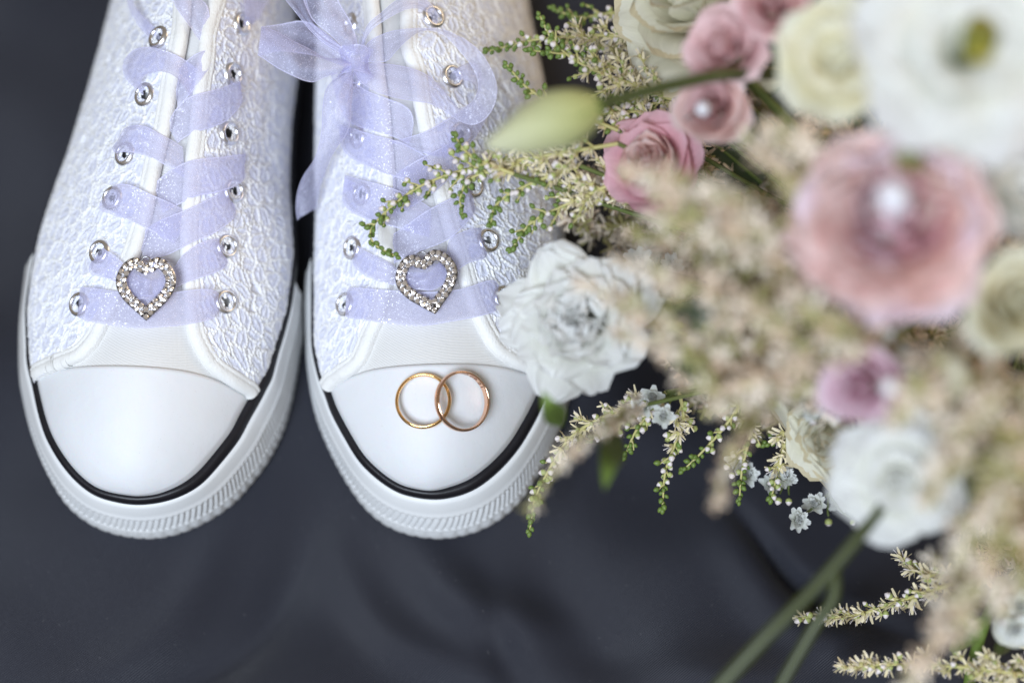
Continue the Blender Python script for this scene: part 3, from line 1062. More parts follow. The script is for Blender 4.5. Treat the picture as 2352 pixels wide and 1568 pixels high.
ribbon(sl, shL, [(548, 158), (529, 181), (490, 202), (440, 226), (407, 258), (388, 292)], [(544, 204), (526, 247), (499, 279), (469, 296), (435, 309), (408, 330)], OVER, lace_L, seed=9)
ribbon(sl, shL, [(338, 222), (318, 200), (309, 176), (315, 152), (336, 130), (368, 120), (407, 131), (440, 150), (462, 172)], [(343, 224), (345, 206), (348, 196), (356, 186), (368, 180), (390, 178), (414, 186), (432, 212), (440, 240)], LF(2.6, 4, 5, 5.5, 6, 5.5, 4, 2, 0.9), lace_L, n=80, seed=10)
ribbon(sl, shL, [(470, 118), (452, 130), (428, 150), (402, 175)], [(478, 150), (455, 190), (435, 222), (410, 250)], LF(2.5, 3, 1.6, 0.9), lace_L, seed=11)
ribbon("hanging_strip", shL, [(408, -40), (413, 0), (419, 30), (438, 65), (462, 100)], [(470, -40), (463, 0), (472, 20), (476, 45), (480, 80)], LF(5, 4.5, 4, 2.5, 1), lace_L, seed=12)
ribbon("curled_strip", shL, [(520, -40), (529, 0), (538, 30), (546, 60), (551, 73)], [(604, -40), (591, 0), (580, 32), (566, 58), (556, 72)], LF(7, 6, 5, 4, 0.5), lace_L, seed=13, wrinkle=0.0009)
ribbon("curled_strip", shL, [(340, -20), (330, 20), (335, 50), (346, 80), (365, 108)], [(346, -20), (343, 22), (358, 52), (370, 72), (377, 96)], LF(8, 7, 6, 4, 0.5), lace_L, seed=14)
# right shoe
ribbon("straight_bar", shR, [(800, 690), (803, 680), (812, 672), (833, 666), (902, 670), (975, 676), (1050, 669), (1107, 651), (1132, 657), (1150, 676)], [(800, 702), (805, 722), (820, 733), (845, 738), (910, 747), (970, 752), (1029, 743), (1085, 730), (1123, 717), (1152, 690)], BOTH, lace_R, n=90, seed=21)
ribbon("heart_strip", shR, [(818, 556), (830, 560), (851, 574), (907, 604), (930, 624), (985, 630)], [(816, 576), (833, 615), (869, 645), (907, 656), (940, 662), (985, 670)], LF(1, 4.5, 4.5, 4, 3, 3), lace_R, seed=22)
ribbon("heart_strip", shR, [(1108, 538), (1095, 529), (1056, 538), (1026, 556), (1018, 592), (985, 630)], [(1116, 572), (1100, 598), (1062, 612), (1036, 634), (1020, 652), (985, 670)], LF(1, 4.6, 4.6, 4, 3, 3), lace_R, seed=23)
ribbon("gathered_loop", shR, [(925, 622), (945, 616), (975, 614), (1005, 612), (1035, 622)], [(928, 640), (945, 664), (970, 673), (1000, 669), (1034, 638)], LF(3.2, 5.6, 6.2, 5.6, 3.2), lace_R, seed=24, wrinkle=0.0009, sag=0.0012)
ribbon(sl, shR, [(1090, 424), (1060, 444), (1023, 464), (975, 492), (930, 524), (890, 548)], [(1088, 462), (1076, 494), (1053, 526), (1020, 557), (964, 582), (905, 606)], OVER, lace_R, seed=25)
ribbon(sl, shR, [(838, 432), (816, 404), (848, 414), (902, 431), (940, 450), (990, 480)], [(832, 452), (812, 440), (818, 474), (851, 500), (925, 527), (985, 545)], OVER, lace_R, seed=26)
ribbon(sl, shR, [(1062, 300), (1030, 330), (1000, 350), (976, 362), (930, 390), (895, 418)], [(1066, 330), (1060, 370), (1040, 392), (1010, 430), (960, 470), (905, 500)], OVER, lace_R, seed=27)
ribbon(sl, shR, [(830, 304), (801, 288), (848, 304), (899, 321), (938, 339), (985, 366)], [(826, 322), (804, 318), (819, 351), (848, 377), (908, 406), (975, 430)], OVER, lace_R, seed=28)
ribbon(sl, shR, [(1070, 246), (1038, 267), (1005, 288), (973, 308), (926, 321), (885, 335)], [(1100, 262), (1092, 291), (1066, 335), (1024, 364), (973, 357), (905, 322)], LF(5, 5, 4.6, 3.6, 2.2, 0.9), lace_R, seed=29)
ribbon("hanging_strip", shR, [(812, 172), (811, 230), (822, 275), (848, 294), (902, 314), (940, 330)], [(842, 178), (870, 212), (905, 236), (938, 258), (948, 284), (946, 312)], LF(9, 7, 5, 4.6, 3, 0.9), lace_R, seed=30)

zk = shR.hit(893, 150)[0][2] + 0.0045


def zs(*a):
    return [zk + x * mm for x in a]


# bow
ribbon("bow_loop", shR, [(808, 142), (775, 134), (743, 128), (682, 96), (630, 70), (600, 60)], [(806, 158), (770, 172), (740, 182), (715, 190), (669, 176), (592, 128)], None or zs(1, 4, 6, 7, 6, 4), lace_R, zed=1, seed=31, sag=0.003, wrinkle=0.0006)
ribbon("bow_loop", shR, [(810, 138), (770, 95), (735, 66), (695, 50), (645, 54), (601, 60)], [(800, 152), (760, 140), (720, 128), (690, 122), (640, 118), (594, 126)], zs(0, 1, 1, 1, 2, 4), lace_R, zed=1, seed=32, wrinkle=0.0005)
ribbon("bow_loop", shR, [(808, 128), (770, 92), (742, 68), (715, 44), (696, 0), (685, -40)], [(825, 122), (818, 88), (810, 62), (797, 38), (775, 0), (755, -40)], zs(3, 7, 9, 10, 10, 8), lace_R, zed=1, seed=33, sag=0.002, wrinkle=0.0007)
ribbon("bow_loop", shR, [(805, 133), (748, 101), (718, 74), (696, 50), (655, 0), (640, -30)], [(808, 124), (785, 104), (752, 80), (721, 50), (704, 0), (695, -30)], zs(2, 4, 5, 6, 6, 5), lace_R, zed=1, seed=34, wrinkle=0.0006)
ribbon("bow_loop", shR, [(825, 123), (852, 93), (893, 74), (935, 67), (972, 65), (1016, 68), (1071, 93), (1112, 131), (1139, 186), (1140, 227), (1122, 266), (1090, 287), (1057, 280), (1030, 262), (989, 240), (942, 232), (885, 219), (838, 197), (812, 168)], [(833, 142), (885, 142), (912, 116), (935, 94), (972, 71), (1016, 79), (1057, 118), (1090, 164), (1098, 205), (1088, 228), (1071, 243), (1050, 248), (1038, 228), (1011, 197), (978, 169), (934, 153), (880, 145), (840, 146), (815, 152)], zs(1, 5, 9, 12, 14, 15, 15, 14, 12, 10, 7, 4, 2, 1, 1, 1, 1, 1, 0), lace_R, zed=1, n=150, seed=35, wrinkle=0.0003)
ribbon("curled_strip", shR, [(825, 123), (841, 63), (874, 30), (912, 0), (955, -12), (989, 8), (1006, 38), (1001, 63)], [(829, 118), (848, 74), (881, 48), (923, 25), (961, 21), (985, 34), (993, 48), (994, 60)], zs(1, 6, 9, 11, 11, 9, 4, -4), lace_R, zed=1, n=90, seed=36)
ribbon("curled_strip", shR, [(1020, 192), (1022, 176), (1040, 158), (1062, 156), (1078, 178), (1088, 208)], [(1030, 200), (1032, 194), (1042, 190), (1052, 200), (1066, 222), (1078, 238)], LF(0.5, 3, 6, 7, 6, 4), lace_R, seed=37, wrinkle=0.0005)
ribbon("bow_tail", shR, [(805, 164), (770, 180), (748, 204), (740, 246), (738, 303), (724, 357), (697, 401), (683, 440), (679, 475), (682, 503)], [(812, 172), (810, 205), (807, 246), (806, 270), (797, 302), (777, 330), (756, 368), (741, 405), (733, 440), (727, 480)], zs(1, 3, 4, 2, -4, -14, -24, -32, -38, -42), lace_R, zed=1, n=110, seed=38, sag=0.002, wrinkle=0.0008)
# knot: a short gathered tube of ribbon
th = np.linspace(0, 2 * np.pi, 26)
kc = P(817, 148, zk + 0.001)
G = np.zeros((26, 9, 3))
for j in range(9):
    s = (j - 4) / 4
    w = 0.0042 * (1 + 0.35 * s * s)
    for i, a in enumerate(th):
        rr = w * (1 + 0.10 * math.sin(5 * a + j) + 0.06 * math.sin(9 * a))
        G[i, j] = kc + CR * (rr * math.cos(a)) + np.array([0, 0, 1]) * (rr * 0.75 * math.sin(a)) + CU * (s * 0.0045)
V, F = grid(G)
uv = np.stack(np.meshgrid(np.linspace(0, 3, 26), np.linspace(0, 1, 9), indexing="ij"), -1)[..., ::-1].reshape(-1, 2)
mk("knot", V, F, M_ORG, lace_R, uv=uv)

# ------------------------------------------------------------------ rhinestone hearts


def gem_mesh(r):
    """Faceted half brilliant: girdle, crown facets, table."""
    V, F = [], []
    k = 10
    for rr, z, sh_ in ((1.0, 0.0, 0), (1.0, 0.25, 0), (0.66, 0.58, 0.5)):
        for i in range(k):
            a = 2 * math.pi * (i + sh_) / k
            V.append((r * rr * math.cos(a), r * rr * math.sin(a), r * z))
    V.append((0, 0, r * 0.63))
    for i in range(k):
        j = (i + 1) % k
        F.append((i, j, k + j, k + i))
        F.append((k + i, k + j, 2 * k + i))
        F.append((k + j, 2 * k + j, 2 * k + i))
        F.append((2 * k + i, 2 * k + j, 3 * k))
    return mesh("rhinestone", V, F, M_GEM, smoothed=False)


GEM = gem_mesh(0.00092)


def heart(sh, u, v, wpx, hpx, rot, label, pearls=()):
    p, nn = sh.hit(u, v, 0.0065)
    mp_ = mpp(p)
    B = basis(unit(nn * 0.8 - CD * 0.2))
    root = thing("heart_charm", p, label, "brooch", "rhinestone heart charms")
    half = spline([(0, 0.74), (0.15, 0.88), (0.40, 0.96), (0.73, 0.79), (0.95, 0.45), (0.99, 0.15), (0.90, -0.12), (0.70, -0.39), (0.40, -0.66), (0.15, -0.88), (0, -1.0)], 121)
    o = np.vstack([half, (half * [-1, 1])[::-1][1:-1]])
    o = o * [wpx / 2 * mp_, hpx / 2 * mp_]
    o = resample(np.vstack([o, o[:1]]), 241)[:-1]

    def inset(dist, nsm):
        t = np.roll(o, -1, 0) - np.roll(o, 1, 0)
        t /= np.linalg.norm(t, axis=1)[:, None] + 1e-12
        nr = np.stack([t[:, 1], -t[:, 0]], 1)
        if ((o + nr * 1e-4) ** 2).sum() < (o**2).sum():
            nr = -nr
        q = o - nr * dist
        keep = np.array([np.min(np.linalg.norm(o - k_, axis=1)) > dist * 0.93 for k_ in q])
        return q, keep

    c, s = math.cos(rot), math.sin(rot)
    Rm = np.array([[c, -s], [s, c]])
    W = lambda q, z: p + (np.c_[q @ Rm.T, np.full(len(q), z)]) @ B.T
    qi, keep = inset(0.00375, 0)
    # inner outline: drop crossed points and redistribute radially by matching index
    idx = np.where(keep)[0]
    full = np.stack([np.interp(np.arange(240), np.r_[idx - 240, idx, idx + 240], np.tile(qi[idx, k_], 3)) for k_ in range(2)], 1)
    rows = [W(o * 0.985, -0.0008), W(o, -0.0003), W(o * 0.99, 0.0003), W(full * 1.01, 0.0003), W(full, -0.0003), W(full * 1.02, -0.0008)]
    V, F = grid(np.stack(rows + [rows[0]], 0), closed_v=True)
    mk("heart_frame", V, F, M_SILVER, root)
    for dist, off in ((0.00100, 0), (0.00285, 0.5)):
        q, keep = inset(dist, 0)
        q = q[keep]
        q = np.vstack([q, q[:1]])
        L = np.linalg.norm(np.diff(q, axis=0), axis=1).sum()
        k_ = int(L / 0.00210)
        st = resample(q, k_ + 1)[:-1]
        for i, xy in enumerate(st):
            pos = W(xy[None], 0.00035)[0]
            tilt = unit(B[:, 2] + np.array([random.uniform(-0.10, 0.10) for _ in range(3)]))
            put("rhinestone", GEM, root, mat4(basis(tilt, unit(np.array([random.uniform(-1, 1), random.uniform(-1, 1), 0.01]))), pos))
    # hanging loop at the notch
    ang = np.linspace(-0.2, math.pi + 0.2, 16)
    nt = o[np.argmin(np.abs(o[:, 0]) + np.where(o[:, 1] > 0, 0, 1))]
    lp = np.stack([nt[0] + 0.0016 * np.cos(ang), nt[1] + 0.0006 + 0.0019 * np.sin(ang)], 1)
    V, F = tube_vf(W(lp, 0.0002), 0.00035, 6)
    mk("hanging_loop", V, F, M_SILVER, root)
    return root


heart(shL, 345, 668, 141, 150, R(1), "rhinestone heart charm threaded on the ribbon of the left shoe with the bare toe cap")
heart(shR, 984, 655, 146, 150, R(13), "tilted rhinestone heart charm on the ribbon just above the two gold rings")

# ------------------------------------------------------------------ rings


def ring(name, pos, axis, r_out, width, thick, m, label):
    root = thing(name, pos, label, "ring", "pair of wedding rings")
    B = basis(axis)
    prof = []
    ri = r_out - thick
    for a in np.linspace(-1, 1, 9):
        prof.append((ri + 0.00025 * abs(a) ** 4, a * width / 2 * 0.94))
    for a in np.linspace(1, -1, 11):
        prof.append((r_out - thick * 0.55 * abs(a) ** 2.6, a * width / 2))
    th = np.linspace(0, 2 * np.pi, 160, endpoint=False)
    G = np.zeros((len(prof) + 1, 160, 3))
    for i, (rr, z) in enumerate(prof + prof[:1]):
        G[i] = pos + np.stack([rr * np.cos(th), rr * np.sin(th), np.full(160, z)], 1) @ B.T
    V, F = grid(G, closed_v=True)
    mk("band", V, F, m, root)
    return root, B, ri


CAPT = 0.0013


def rest(u, v, rpx, width, tilt, extra=0.0):
    """Let a ring settle on the domed cap: mean plane under it, then raised until nothing cuts in."""
    uu, vv = u, v
    for _ in range(5):
        c, _n = shR.hit(uu, vv, CAPT)
        r = rpx * mpp(c)
        q = []
        for a in np.linspace(0, 2 * np.pi, 48, endpoint=False):
            l, nn, _, _ = shR.bvh.ray_cast(Vector((c[0] + r * math.cos(a), c[1] + r * math.sin(a), 0.3)), Vector((0, 0, -1)))
            q.append(np.array(l) + np.array(nn) * CAPT * (1 if nn[2] > 0 else -1))
        q = np.array(q)
        A = np.c_[q[:, :2] - c[:2], np.ones(48)]
        s = np.linalg.lstsq(A, q[:, 2], rcond=None)[0]
        ax = unit(np.array([-s[0], -s[1], 1.0]) + np.asarray(tilt))
        need = max(0, max((p_ - c) @ ax for p_ in q))
        pos = c + ax * (need + width / 2 + 0.00005 + extra)
        e = proj(pos + ax * width / 2)
        uu, vv = uu + (u - e[0]), vv + (v - e[1])
    return pos, ax, r


W1, W2 = 0.0028, 0.0031
pos1, ax1, r1 = rest(971, 919, 65.0, W1, (0, 0.13, 0))
ringA, BA, riA = ring("gold_ring", pos1, ax1, r1, W1, 0.00115, M_GOLD, "smaller yellow gold ring lying flat on the white toe cap")
pos2, ax2, r2 = rest(1067, 920, 70.5, W2, (0.25, 0.10, 0), 0.0008)
ringB, BB, riB = ring("gold_ring", pos2, ax2, r2, W2, 0.00110, M_ROSE, "larger rose gold ring engraved inside, leaning on the smaller ring")


def engraving(text, root, pos, B, ri, a_mid, height, m):
    """Letters cut as thin plates just proud of the inner wall of a ring."""
    cu = bpy.data.curves.new("engraved_date", "FONT")
    cu.body = text
    cu.size = 1.0
    cu.align_x = "CENTER"
    tmp = bpy.data.objects.new("tmp_text", cu)
    col.objects.link(tmp)
    bpy.context.view_layer.update()
    dg = bpy.context.evaluated_depsgraph_get()
    me = tmp.evaluated_get(dg).to_mesh()
    V = np.array([v.co[:] for v in me.vertices])
    F = [tuple(p.vertices) for p in me.polygons]
    tmp.evaluated_get(dg).to_mesh_clear()
    bpy.data.objects.remove(tmp)
    k = height / 0.70
    # letters read from inside, tops toward the camera side of the band
    ang = a_mid - V[:, 0] * k * 1.25 / ri
    z = (V[:, 1] - 0.35) * k
    rr = ri - 0.00007
    W = pos + np.stack([rr * np.cos(ang), rr * np.sin(ang), z], 1) @ B.T
    mk("engraved_date", W, F, m, root, smoothed=False)


engraving("20.09.21", ringB, pos2, BB, riB, R(62), 0.0017, M_ENGR)
engraving("-", ringA, pos1, BA, riA, R(118), 0.0022, M_ENGR)

# ------------------------------------------------------------------ flowers
TIE = P(2330, 760, 0.022)  # where the stems of the bouquet gather, under the heads


def petal_vf(L, W, th0, th1, r0, z0, rho, ruf=0.0, rk=5, nu=9, nv=9, curl=0.0, ex=1.2, jag=0.0, rnd=random):
    v = np.linspace(0, 1, nv)
    th = th0 + (th1 - th0) * v**ex - curl * np.clip((v - 0.68) / 0.32, 0, 1) ** 1.5
    dr = np.cos(th) * L / (nv - 1)
    dz = np.sin(th) * L / (nv - 1)
    r = r0 + np.r_[0, np.cumsum((dr[1:] + dr[:-1]) / 2)]
    z = z0 + np.r_[0, np.cumsum((dz[1:] + dz[:-1]) / 2)]
    w = W * (0.28 + 0.72 * np.sin(np.clip(v * 1.25, 0, 1) * np.pi / 2)) * np.sqrt(np.clip(1 - (np.clip((v - 0.55) / 0.47, 0, 1)) ** 3, 0.02, 1))
    u = np.linspace(-1, 1, nu)
    ph, p2 = rnd.uniform(0, 6.28), rnd.uniform(0, 6.28)
    D = u[None, :] * w[:, None] / rho
    wave = ruf * v[:, None] ** 2 * (np.sin(rk * u[None, :] + ph) + 0.5 * np.sin(2.3 * rk * u[None, :] + p2))
    nrm_r, nrm_z = np.sin(th)[:, None], -np.cos(th)[:, None]
    x = r[:, None] - rho + rho * np.cos(D) + wave * nrm_r
    y = rho * np.sin(D)
    zz = z[:, None] + 0 * D - wave * nrm_z + jag * (v[:, None] ** 6) * np.sin(u[None, :] * 17 + ph)
    G = np.stack([x, y, zz], -1)
    V, F = grid(G)
    uv = np.stack(np.broadcast_arrays((u[None, :] + 1) / 2, v[:, None]), -1).reshape(-1, 2)
    return V, F, uv


def rotz(a):
    return np.array([[math.cos(a), -math.sin(a), 0], [math.sin(a), math.cos(a), 0], [0, 0, 1]])


def stem_to(parent, p, axis, rad=0.0016, m=None, end=None, drop=0.02):
    end = TIE + np.array([random.uniform(-0.008, 0.008), random.uniform(-0.008, 0.008), random.uniform(-0.004, 0.012)]) if end is None else end
    q = spline([p - axis * 0.001, p - axis * drop, 0.5 * (p - axis * drop) + 0.5 * end + np.array([0, 0, -0.004]), end], 18)
    q[:, 2] = np.maximum(q[:, 2], 0.005)
    V, F = tube_vf(q, rad, 7)
    return mk("stem", V, F, m or M_STEM, parent)


def bloom(name, u, v, z, Rpx, axis, label, cat, specs, mats, group="flowers of the bouquet", calyx=True, stem=True):
    """specs: list of dicts, one per petal; lengths are fractions of the radius."""
    p = P(u, v, z)
    Rm = Rpx * mpp(p)
    ax = unit(axis)
    B = basis(ax)
    root = thing(name, p, label, cat, group)
    for s in specs:
        V, F, uv = petal_vf(s["L"] * Rm, s["W"] * Rm, R(s["a"]), R(s["b"]), s["r"] * Rm, s["z"] * Rm, s["rho"] * Rm, s.get("ruf", 0) * Rm, s.get("rk", 5), curl=R(s.get("curl", 0)), ex=s.get("ex", 1.2), jag=s.get("jag", 0) * Rm, nu=s.get("nu", 9), nv=s.get("nv", 9))
        W = p + (V @ rotz(s["phi"]).T) @ B.T
        mk("petal", W, F, mats[s.get("m", 0)], root, uv=uv)
    if calyx:
        q = np.stack([p - ax * Rm * t for t in (0.62, 0.50, 0.36, 0.22)])
        V, F = tube_vf(q, [0.0018, Rm * 0.14, Rm * 0.17, Rm * 0.05], 10)
        mk("calyx", V, F, M_GREEN, root)
    if stem:
        stem_to(root, p - ax * Rm * 0.55, ax)
    return root, p, Rm, B


def rose_specs(n=26, closed=0.0, mlast=0, seed=0):
    r = random.Random(seed)
    out = []
    for i in range(n):
        f = i / (n - 1)
        out.append(dict(L=0.72 + 0.42 * f, W=0.26 + 0.50 * f, a=82 - 20 * f, b=104 - (88 - 60 * closed) * f**1.25 + r.uniform(-7, 7), r=0.03 + 0.17 * f, z=0.08 - 0.62 * f + r.uniform(-0.03, 0.03), rho=0.15 + 0.62 * f, ruf=0.015 + 0.035 * f, rk=3, curl=(10 + 55 * f) * (1 - 0.5 * closed), phi=i * 2.39996 + r.uniform(-0.25, 0.25), m=mlast if f > 0.6 else 0))
    return out


def lisi_specs(seed=0, layers=((6, 12, 1.02), (5, 34, 0.92), (5, 56, 0.78), (4, 74, 0.6))):
    r = random.Random(seed)
    out = []
    for li, (k, tilt, L) in enumerate(layers):
        o = r.uniform(0, 6)
        for i in range(k):
            out.append(dict(L=L, W=0.56 * L, a=tilt + 38, b=tilt - 14 + r.uniform(-8, 8), r=0.05, z=-0.34 + 0.03 * li, rho=0.9, ruf=0.05, rk=4.5, curl=r.uniform(0, 30), phi=o + i * 6.283 / k + r.uniform(-0.15, 0.15), nu=13))
    return out


def carn_specs(n=36, seed=0):
    r = random.Random(seed)
    out = []
    for i in range(n):
        f = i / (n - 1)
        out.append(dict(L=0.66 + 0.40 * f, W=0.40 + 0.16 * r.random(), a=92 - 40 * f, b=112 - 118 * f + r.uniform(-16, 16), r=0.01 + 0.14 * f, z=-0.30, rho=0.30 + 0.5 * r.random(), ruf=0.055, rk=5, jag=0.012, curl=r.uniform(-25, 35), phi=i * 2.39996 + r.uniform(-0.3, 0.3), nu=17, nv=12))
    return out


def ranun_specs(n=74, seed=0):
    r = random.Random(seed)
    out = []
    for i in range(n):
        f = i / (n - 1)
        out.append(dict(L=0.46 + 0.22 * f, W=0.20 + 0.30 * f, a=88 - 58 * f, b=132 - 118 * f + r.uniform(-9, 9), r=0.0 + 0.44 * f, z=0.30 - 0.62 * f, rho=0.12 + 0.72 * f, ruf=0.03 + 0.06 * f, rk=4, curl=5 + 25 * f, phi=i * 2.39996 + r.uniform(-0.25, 0.25), m=0 if r.random() > 0.10 + f * 1.3 else 1 if r.random() < 0.72 else 2))
    return out


UP = np.array([0, 0, 1.0])
bloom("rose", 1625, 15, 0.100, 250, (-0.50, -0.15, 0.85), "ivory cream rose with loose outer petals at the top edge, behind the small pink roses", "rose", rose_specs(24, seed=1), [MP_CREAM])
bloom("spray_rose", 1672, 118, 0.146, 116, (-0.35, -0.15, 0.9), "small pale pink spray rose overlapping the ivory cream rose", "rose", rose_specs(20, 0.25, seed=2), [MP_ROSEPINK, MP_SALMON])
bloom("spray_rose", 1640, 252, 0.134, 114, (-0.3, -0.3, 0.9), "small pink spray rose pinned with a clear rhinestone under the grey green stem", "rose", rose_specs(20, 0.35, 1, seed=3), [MP_ROSEPINK, MP_SALMON])
bloom("spray_rose", 1778, 18, 0.155, 114, (-0.1, -0.3, 0.9), "pink spray rose cut by the top edge beside the big white blossom", "rose", rose_specs(20, 0.2, seed=4), [MP_ROSEPINK])
bloom("rose", 1508, 385, 0.090, 145, (-0.35, -0.15, 0.9), "salmon pink rose half buried behind blurred astilbe, right of the green bud", "rose", rose_specs(24, 0.35, 1, seed=5), [MP_SALMON, MP_PINK])
rootW, pW, RW, BW = bloom("lisianthus", 2215, 120, 0.222, 285, (-0.10, -0.22, 1), "large out of focus white lisianthus with an olive centre in the top corner", "lisianthus", lisi_specs(1, ((6, 8, 1.02), (6, 24, 0.88), (5, 44, 0.66))), [MP_WHITE])
bloom("lisianthus", 1925, 140, 0.180, 180, (-0.2, -0.35, 0.9), "pale yellow lisianthus tucked under the large white lisianthus", "lisianthus", lisi_specs(2, ((6, 20, 1.0), (5, 46, 0.85), (4, 70, 0.6))), [MP_YELLOW])
rootP, pP, RP, BP = bloom("ranunculus", 2052, 512, 0.180, 240, (-0.14, -0.16, 1), "large out of focus pink ranunculus with a big clear gem at its heart", "ranunculus", ranun_specs(seed=6), [MP_PINK, MP_SALMON, MP_LILACW])
bloom("carnation", 1332, 735, 0.082, 190, (-0.22, -0.34, 0.9), "white ruffled carnation leaning on the side of the shoe with the rings", "carnation", carn_specs(44, seed=7), [MP_WHITE])
bloom("spray_rose", 1985, 880, 0.145, 128, (-0.45, -0.4, 0.8), "small lilac pink spray rose bearing a silver pearl pin", "rose", rose_specs(14, 0.45, seed=8), [MP_LILAC])
rootC, pC, RC, BC = bloom("rose", 1925, 985, 0.052, 150, (-0.45, -0.55, 0.6), "cream white rose seen from its side with one long furled petal above the baby's breath", "rose", rose_specs(22, 0.55, seed=9), [MP_CREAM, MP_YELLOW])
ea = spline([(1738, 888), (1772, 945), (1826, 1018), (1868, 1085), (1912, 1138)], 24)
eb = spline([(1800, 880), (1862, 950), (1898, 1030), (1930, 1092), (1948, 1140)], 24)
G = np.zeros((24, 11, 3))
for i in range(24):
    for j in range(11):
        s = j / 10
        u_, v_ = ea[i] * (1 - s) + eb[i] * s
        G[i, j] = P(u_, v_, 0.046 + 0.012 * math.sin(math.pi * min(1, s * 1.15)) - 0.006 * i / 23 + 0.0012 * math.sin(i * 0.9 + 3 * s))
V, F = grid(G)
uv = np.stack(np.broadcast_arrays(np.linspace(0, 1, 24)[:, None], np.linspace(1, 0.35, 11)[None, :]), -1).reshape(-1, 2)
mk("furled_petal", V, F, MP_CREAM, rootC, uv=uv)
bloom("lisianthus", 2062, 1098, 0.125, 168, (-0.2, -0.4, 0.85), "blurred white lisianthus behind the dark green stem at the lower edge of the bouquet", "lisianthus", lisi_specs(4, ((6, 4, 1.02), (6, 20, 0.88), (5, 44, 0.68), (4, 68, 0.46))), [MP_WHITE])
bloom("rose", 2325, 700, 0.168, 148, (0.05, -0.3, 0.95), "blurred pale yellow rose cut by the right edge", "rose", rose_specs(22, 0.3, seed=10), [MP_YELLOW])
bloom("lisianthus", 2345, 450, 0.155, 118, (0.1, -0.2, 1), "blurred small white lisianthus at the right edge beneath the large white one", "lisianthus", lisi_specs(5), [MP_WHITE])
bloom("lisianthus", 1470, 640, 0.060, 60, (-0.2, -0.3, 0.9), "small white blossom half hidden in astilbe behind the carnation", "lisianthus", lisi_specs(6, ((5, 20, 1.0), (5, 50, 0.8))), [MP_WHITE])

# pistil and stamens of the two open blossoms
for nm, root, p, B, Rm, off in (("pistil", rootW, pW, BW, RW, (0.16, 0.10)),):
    q = np.stack([p + B @ (np.array([off[0] * Rm * 0.6, off[1] * Rm * 0.5, Rm * t])) for t in (-0.2, 0.1, 0.25, 0.34)])
    V, F = tube_vf(q, [0.003, 0.0045, 0.0048, 0.002], 10)
    mk(nm, V, F, M_PISTIL, root)
    for i in range(6):
        a = i * 1.047
        e = np.array([math.cos(a) * 0.05 * Rm, math.sin(a) * 0.17 * Rm, 0.26 * Rm])
        q = np.stack([p + B @ (np.array([off[0] * Rm * 0.6, off[1] * Rm * 0.5, 0]) + e * t) for t in (0, 0.5, 0.9, 1.0)])
        V, F = tube_vf(q, [0.0007, 0.0007, 0.0026, 0.001], 6)
        mk("stamen", V, F, M_STAMEN, root)
q = np.stack([P(2086, 372, 0.196) + np.array([0, 0, t]) for t in (-0.02, -0.004, 0.002, 0.005)])
V, F = tube_vf(q, [0.002, 0.0042, 0.0036, 0.001], 10)
mk("green_heart", V, F, M_PISTIL, rootP)


# ---- furled bud on its long stem
def furled_bud(u0, v0, u1, v1, z0, z1, rpx, label, stem_pts, m=MP_BUD, stem_m=None, name="lisianthus_bud"):
    a, b = P(u0, v0, z0), P(u1, v1, z1)  # a: stem end, b: tip
    ax = unit(b - a)
    L = np.linalg.norm(b - a)
    B = basis(ax)
    rm = rpx * mpp(a)
    root = thing(name, a, label, "flower bud", "flowers of the bouquet")
    nv, nu = 22, 15
    for k in range(5):
        t = np.linspace(0, 1, nv)
        prof = rm * np.sin(np.clip(t * 0.93 + 0.06, 0, 1) ** 0.75 * np.pi) ** 0.8 + 0.0004
        prof = np.where(t > 0.6, prof * 1.0 + 0.0004, prof)
        G = np.zeros((nv, nu, 3))
        for j in range(nu):
            s = j / (nu - 1)
            ang = k * 2 * np.pi / 5 + (s - 0.5) * 2.0 + t * 1.5
            rr = prof * (1.0 + 0.16 * s * np.sin(t * np.pi))
            G[:, j] = a + (np.stack([rr * np.cos(ang), rr * np.sin(ang), t * L * (1 - 0.05 * k * s)], 1)) @ B.T
        V, F = grid(G)
        uv = np.stack(np.broadcast_arrays(np.linspace(0, 1, nu)[None, :], t[:, None]), -1).reshape(-1, 2)
        mk("petal", V, F, m, root, uv=uv)
    for k in range(5):
        t = np.linspace(0, 1, 6)
        ang = k * 1.2566
        q = a + np.stack([rm * (0.25 + 0.9 * np.sin(t * 1.4)) * math.cos(ang), rm * (0.25 + 0.9 * np.sin(t * 1.4)) * math.sin(ang), -0.03 * L + t * 0.42 * L], 1) @ B.T
        V, F = tube_vf(q, np.array([1.0, 1.3, 1.2, 1.0, 0.7, 0.2]) * 0.0011, 6)
        mk("sepal", V, F, M_GREEN, root)
    q = spline([a + ax * 0.002] + [P(*s) for s in stem_pts], 40)
    V, F = tube_vf(q, np.linspace(0.0021, 0.0014, 40), 8)
    mk("stem", V, F, stem_m or M_DKSTEM, root)
    return root


furled_bud(1372, 243, 1118, 338, 0.162, 0.158, 59, "pale yellow green furled bud hovering over the bow's ribbon loop", [(1440, 222, 0.160), (1560, 192, 0.158), (1700, 170, 0.150), (1850, 200, 0.11), (2000, 400, 0.06)])
furled_bud(2190, 905, 2160, 800, 0.155, 0.168, 43, "rounded whitish bud out of focus between the pink ranunculus and the yellow rose", [(2200, 960, 0.11), (2240, 900, 0.06)], m=MP_CREAM)
furled_bud(1775, 205, 1745, 160, 0.110, 0.115, 34, "small cream bud under the end of the grey green stem", [(1800, 240, 0.09), (1900, 350, 0.05)], m=MP_CREAM)
furled_bud(2320, 1455, 2335, 1420, 0.05, 0.06, 40, "small white bud near the bottom right corner", [(2300, 1490, 0.04), (2420, 1400, 0.03)], m=MP_WHITE)

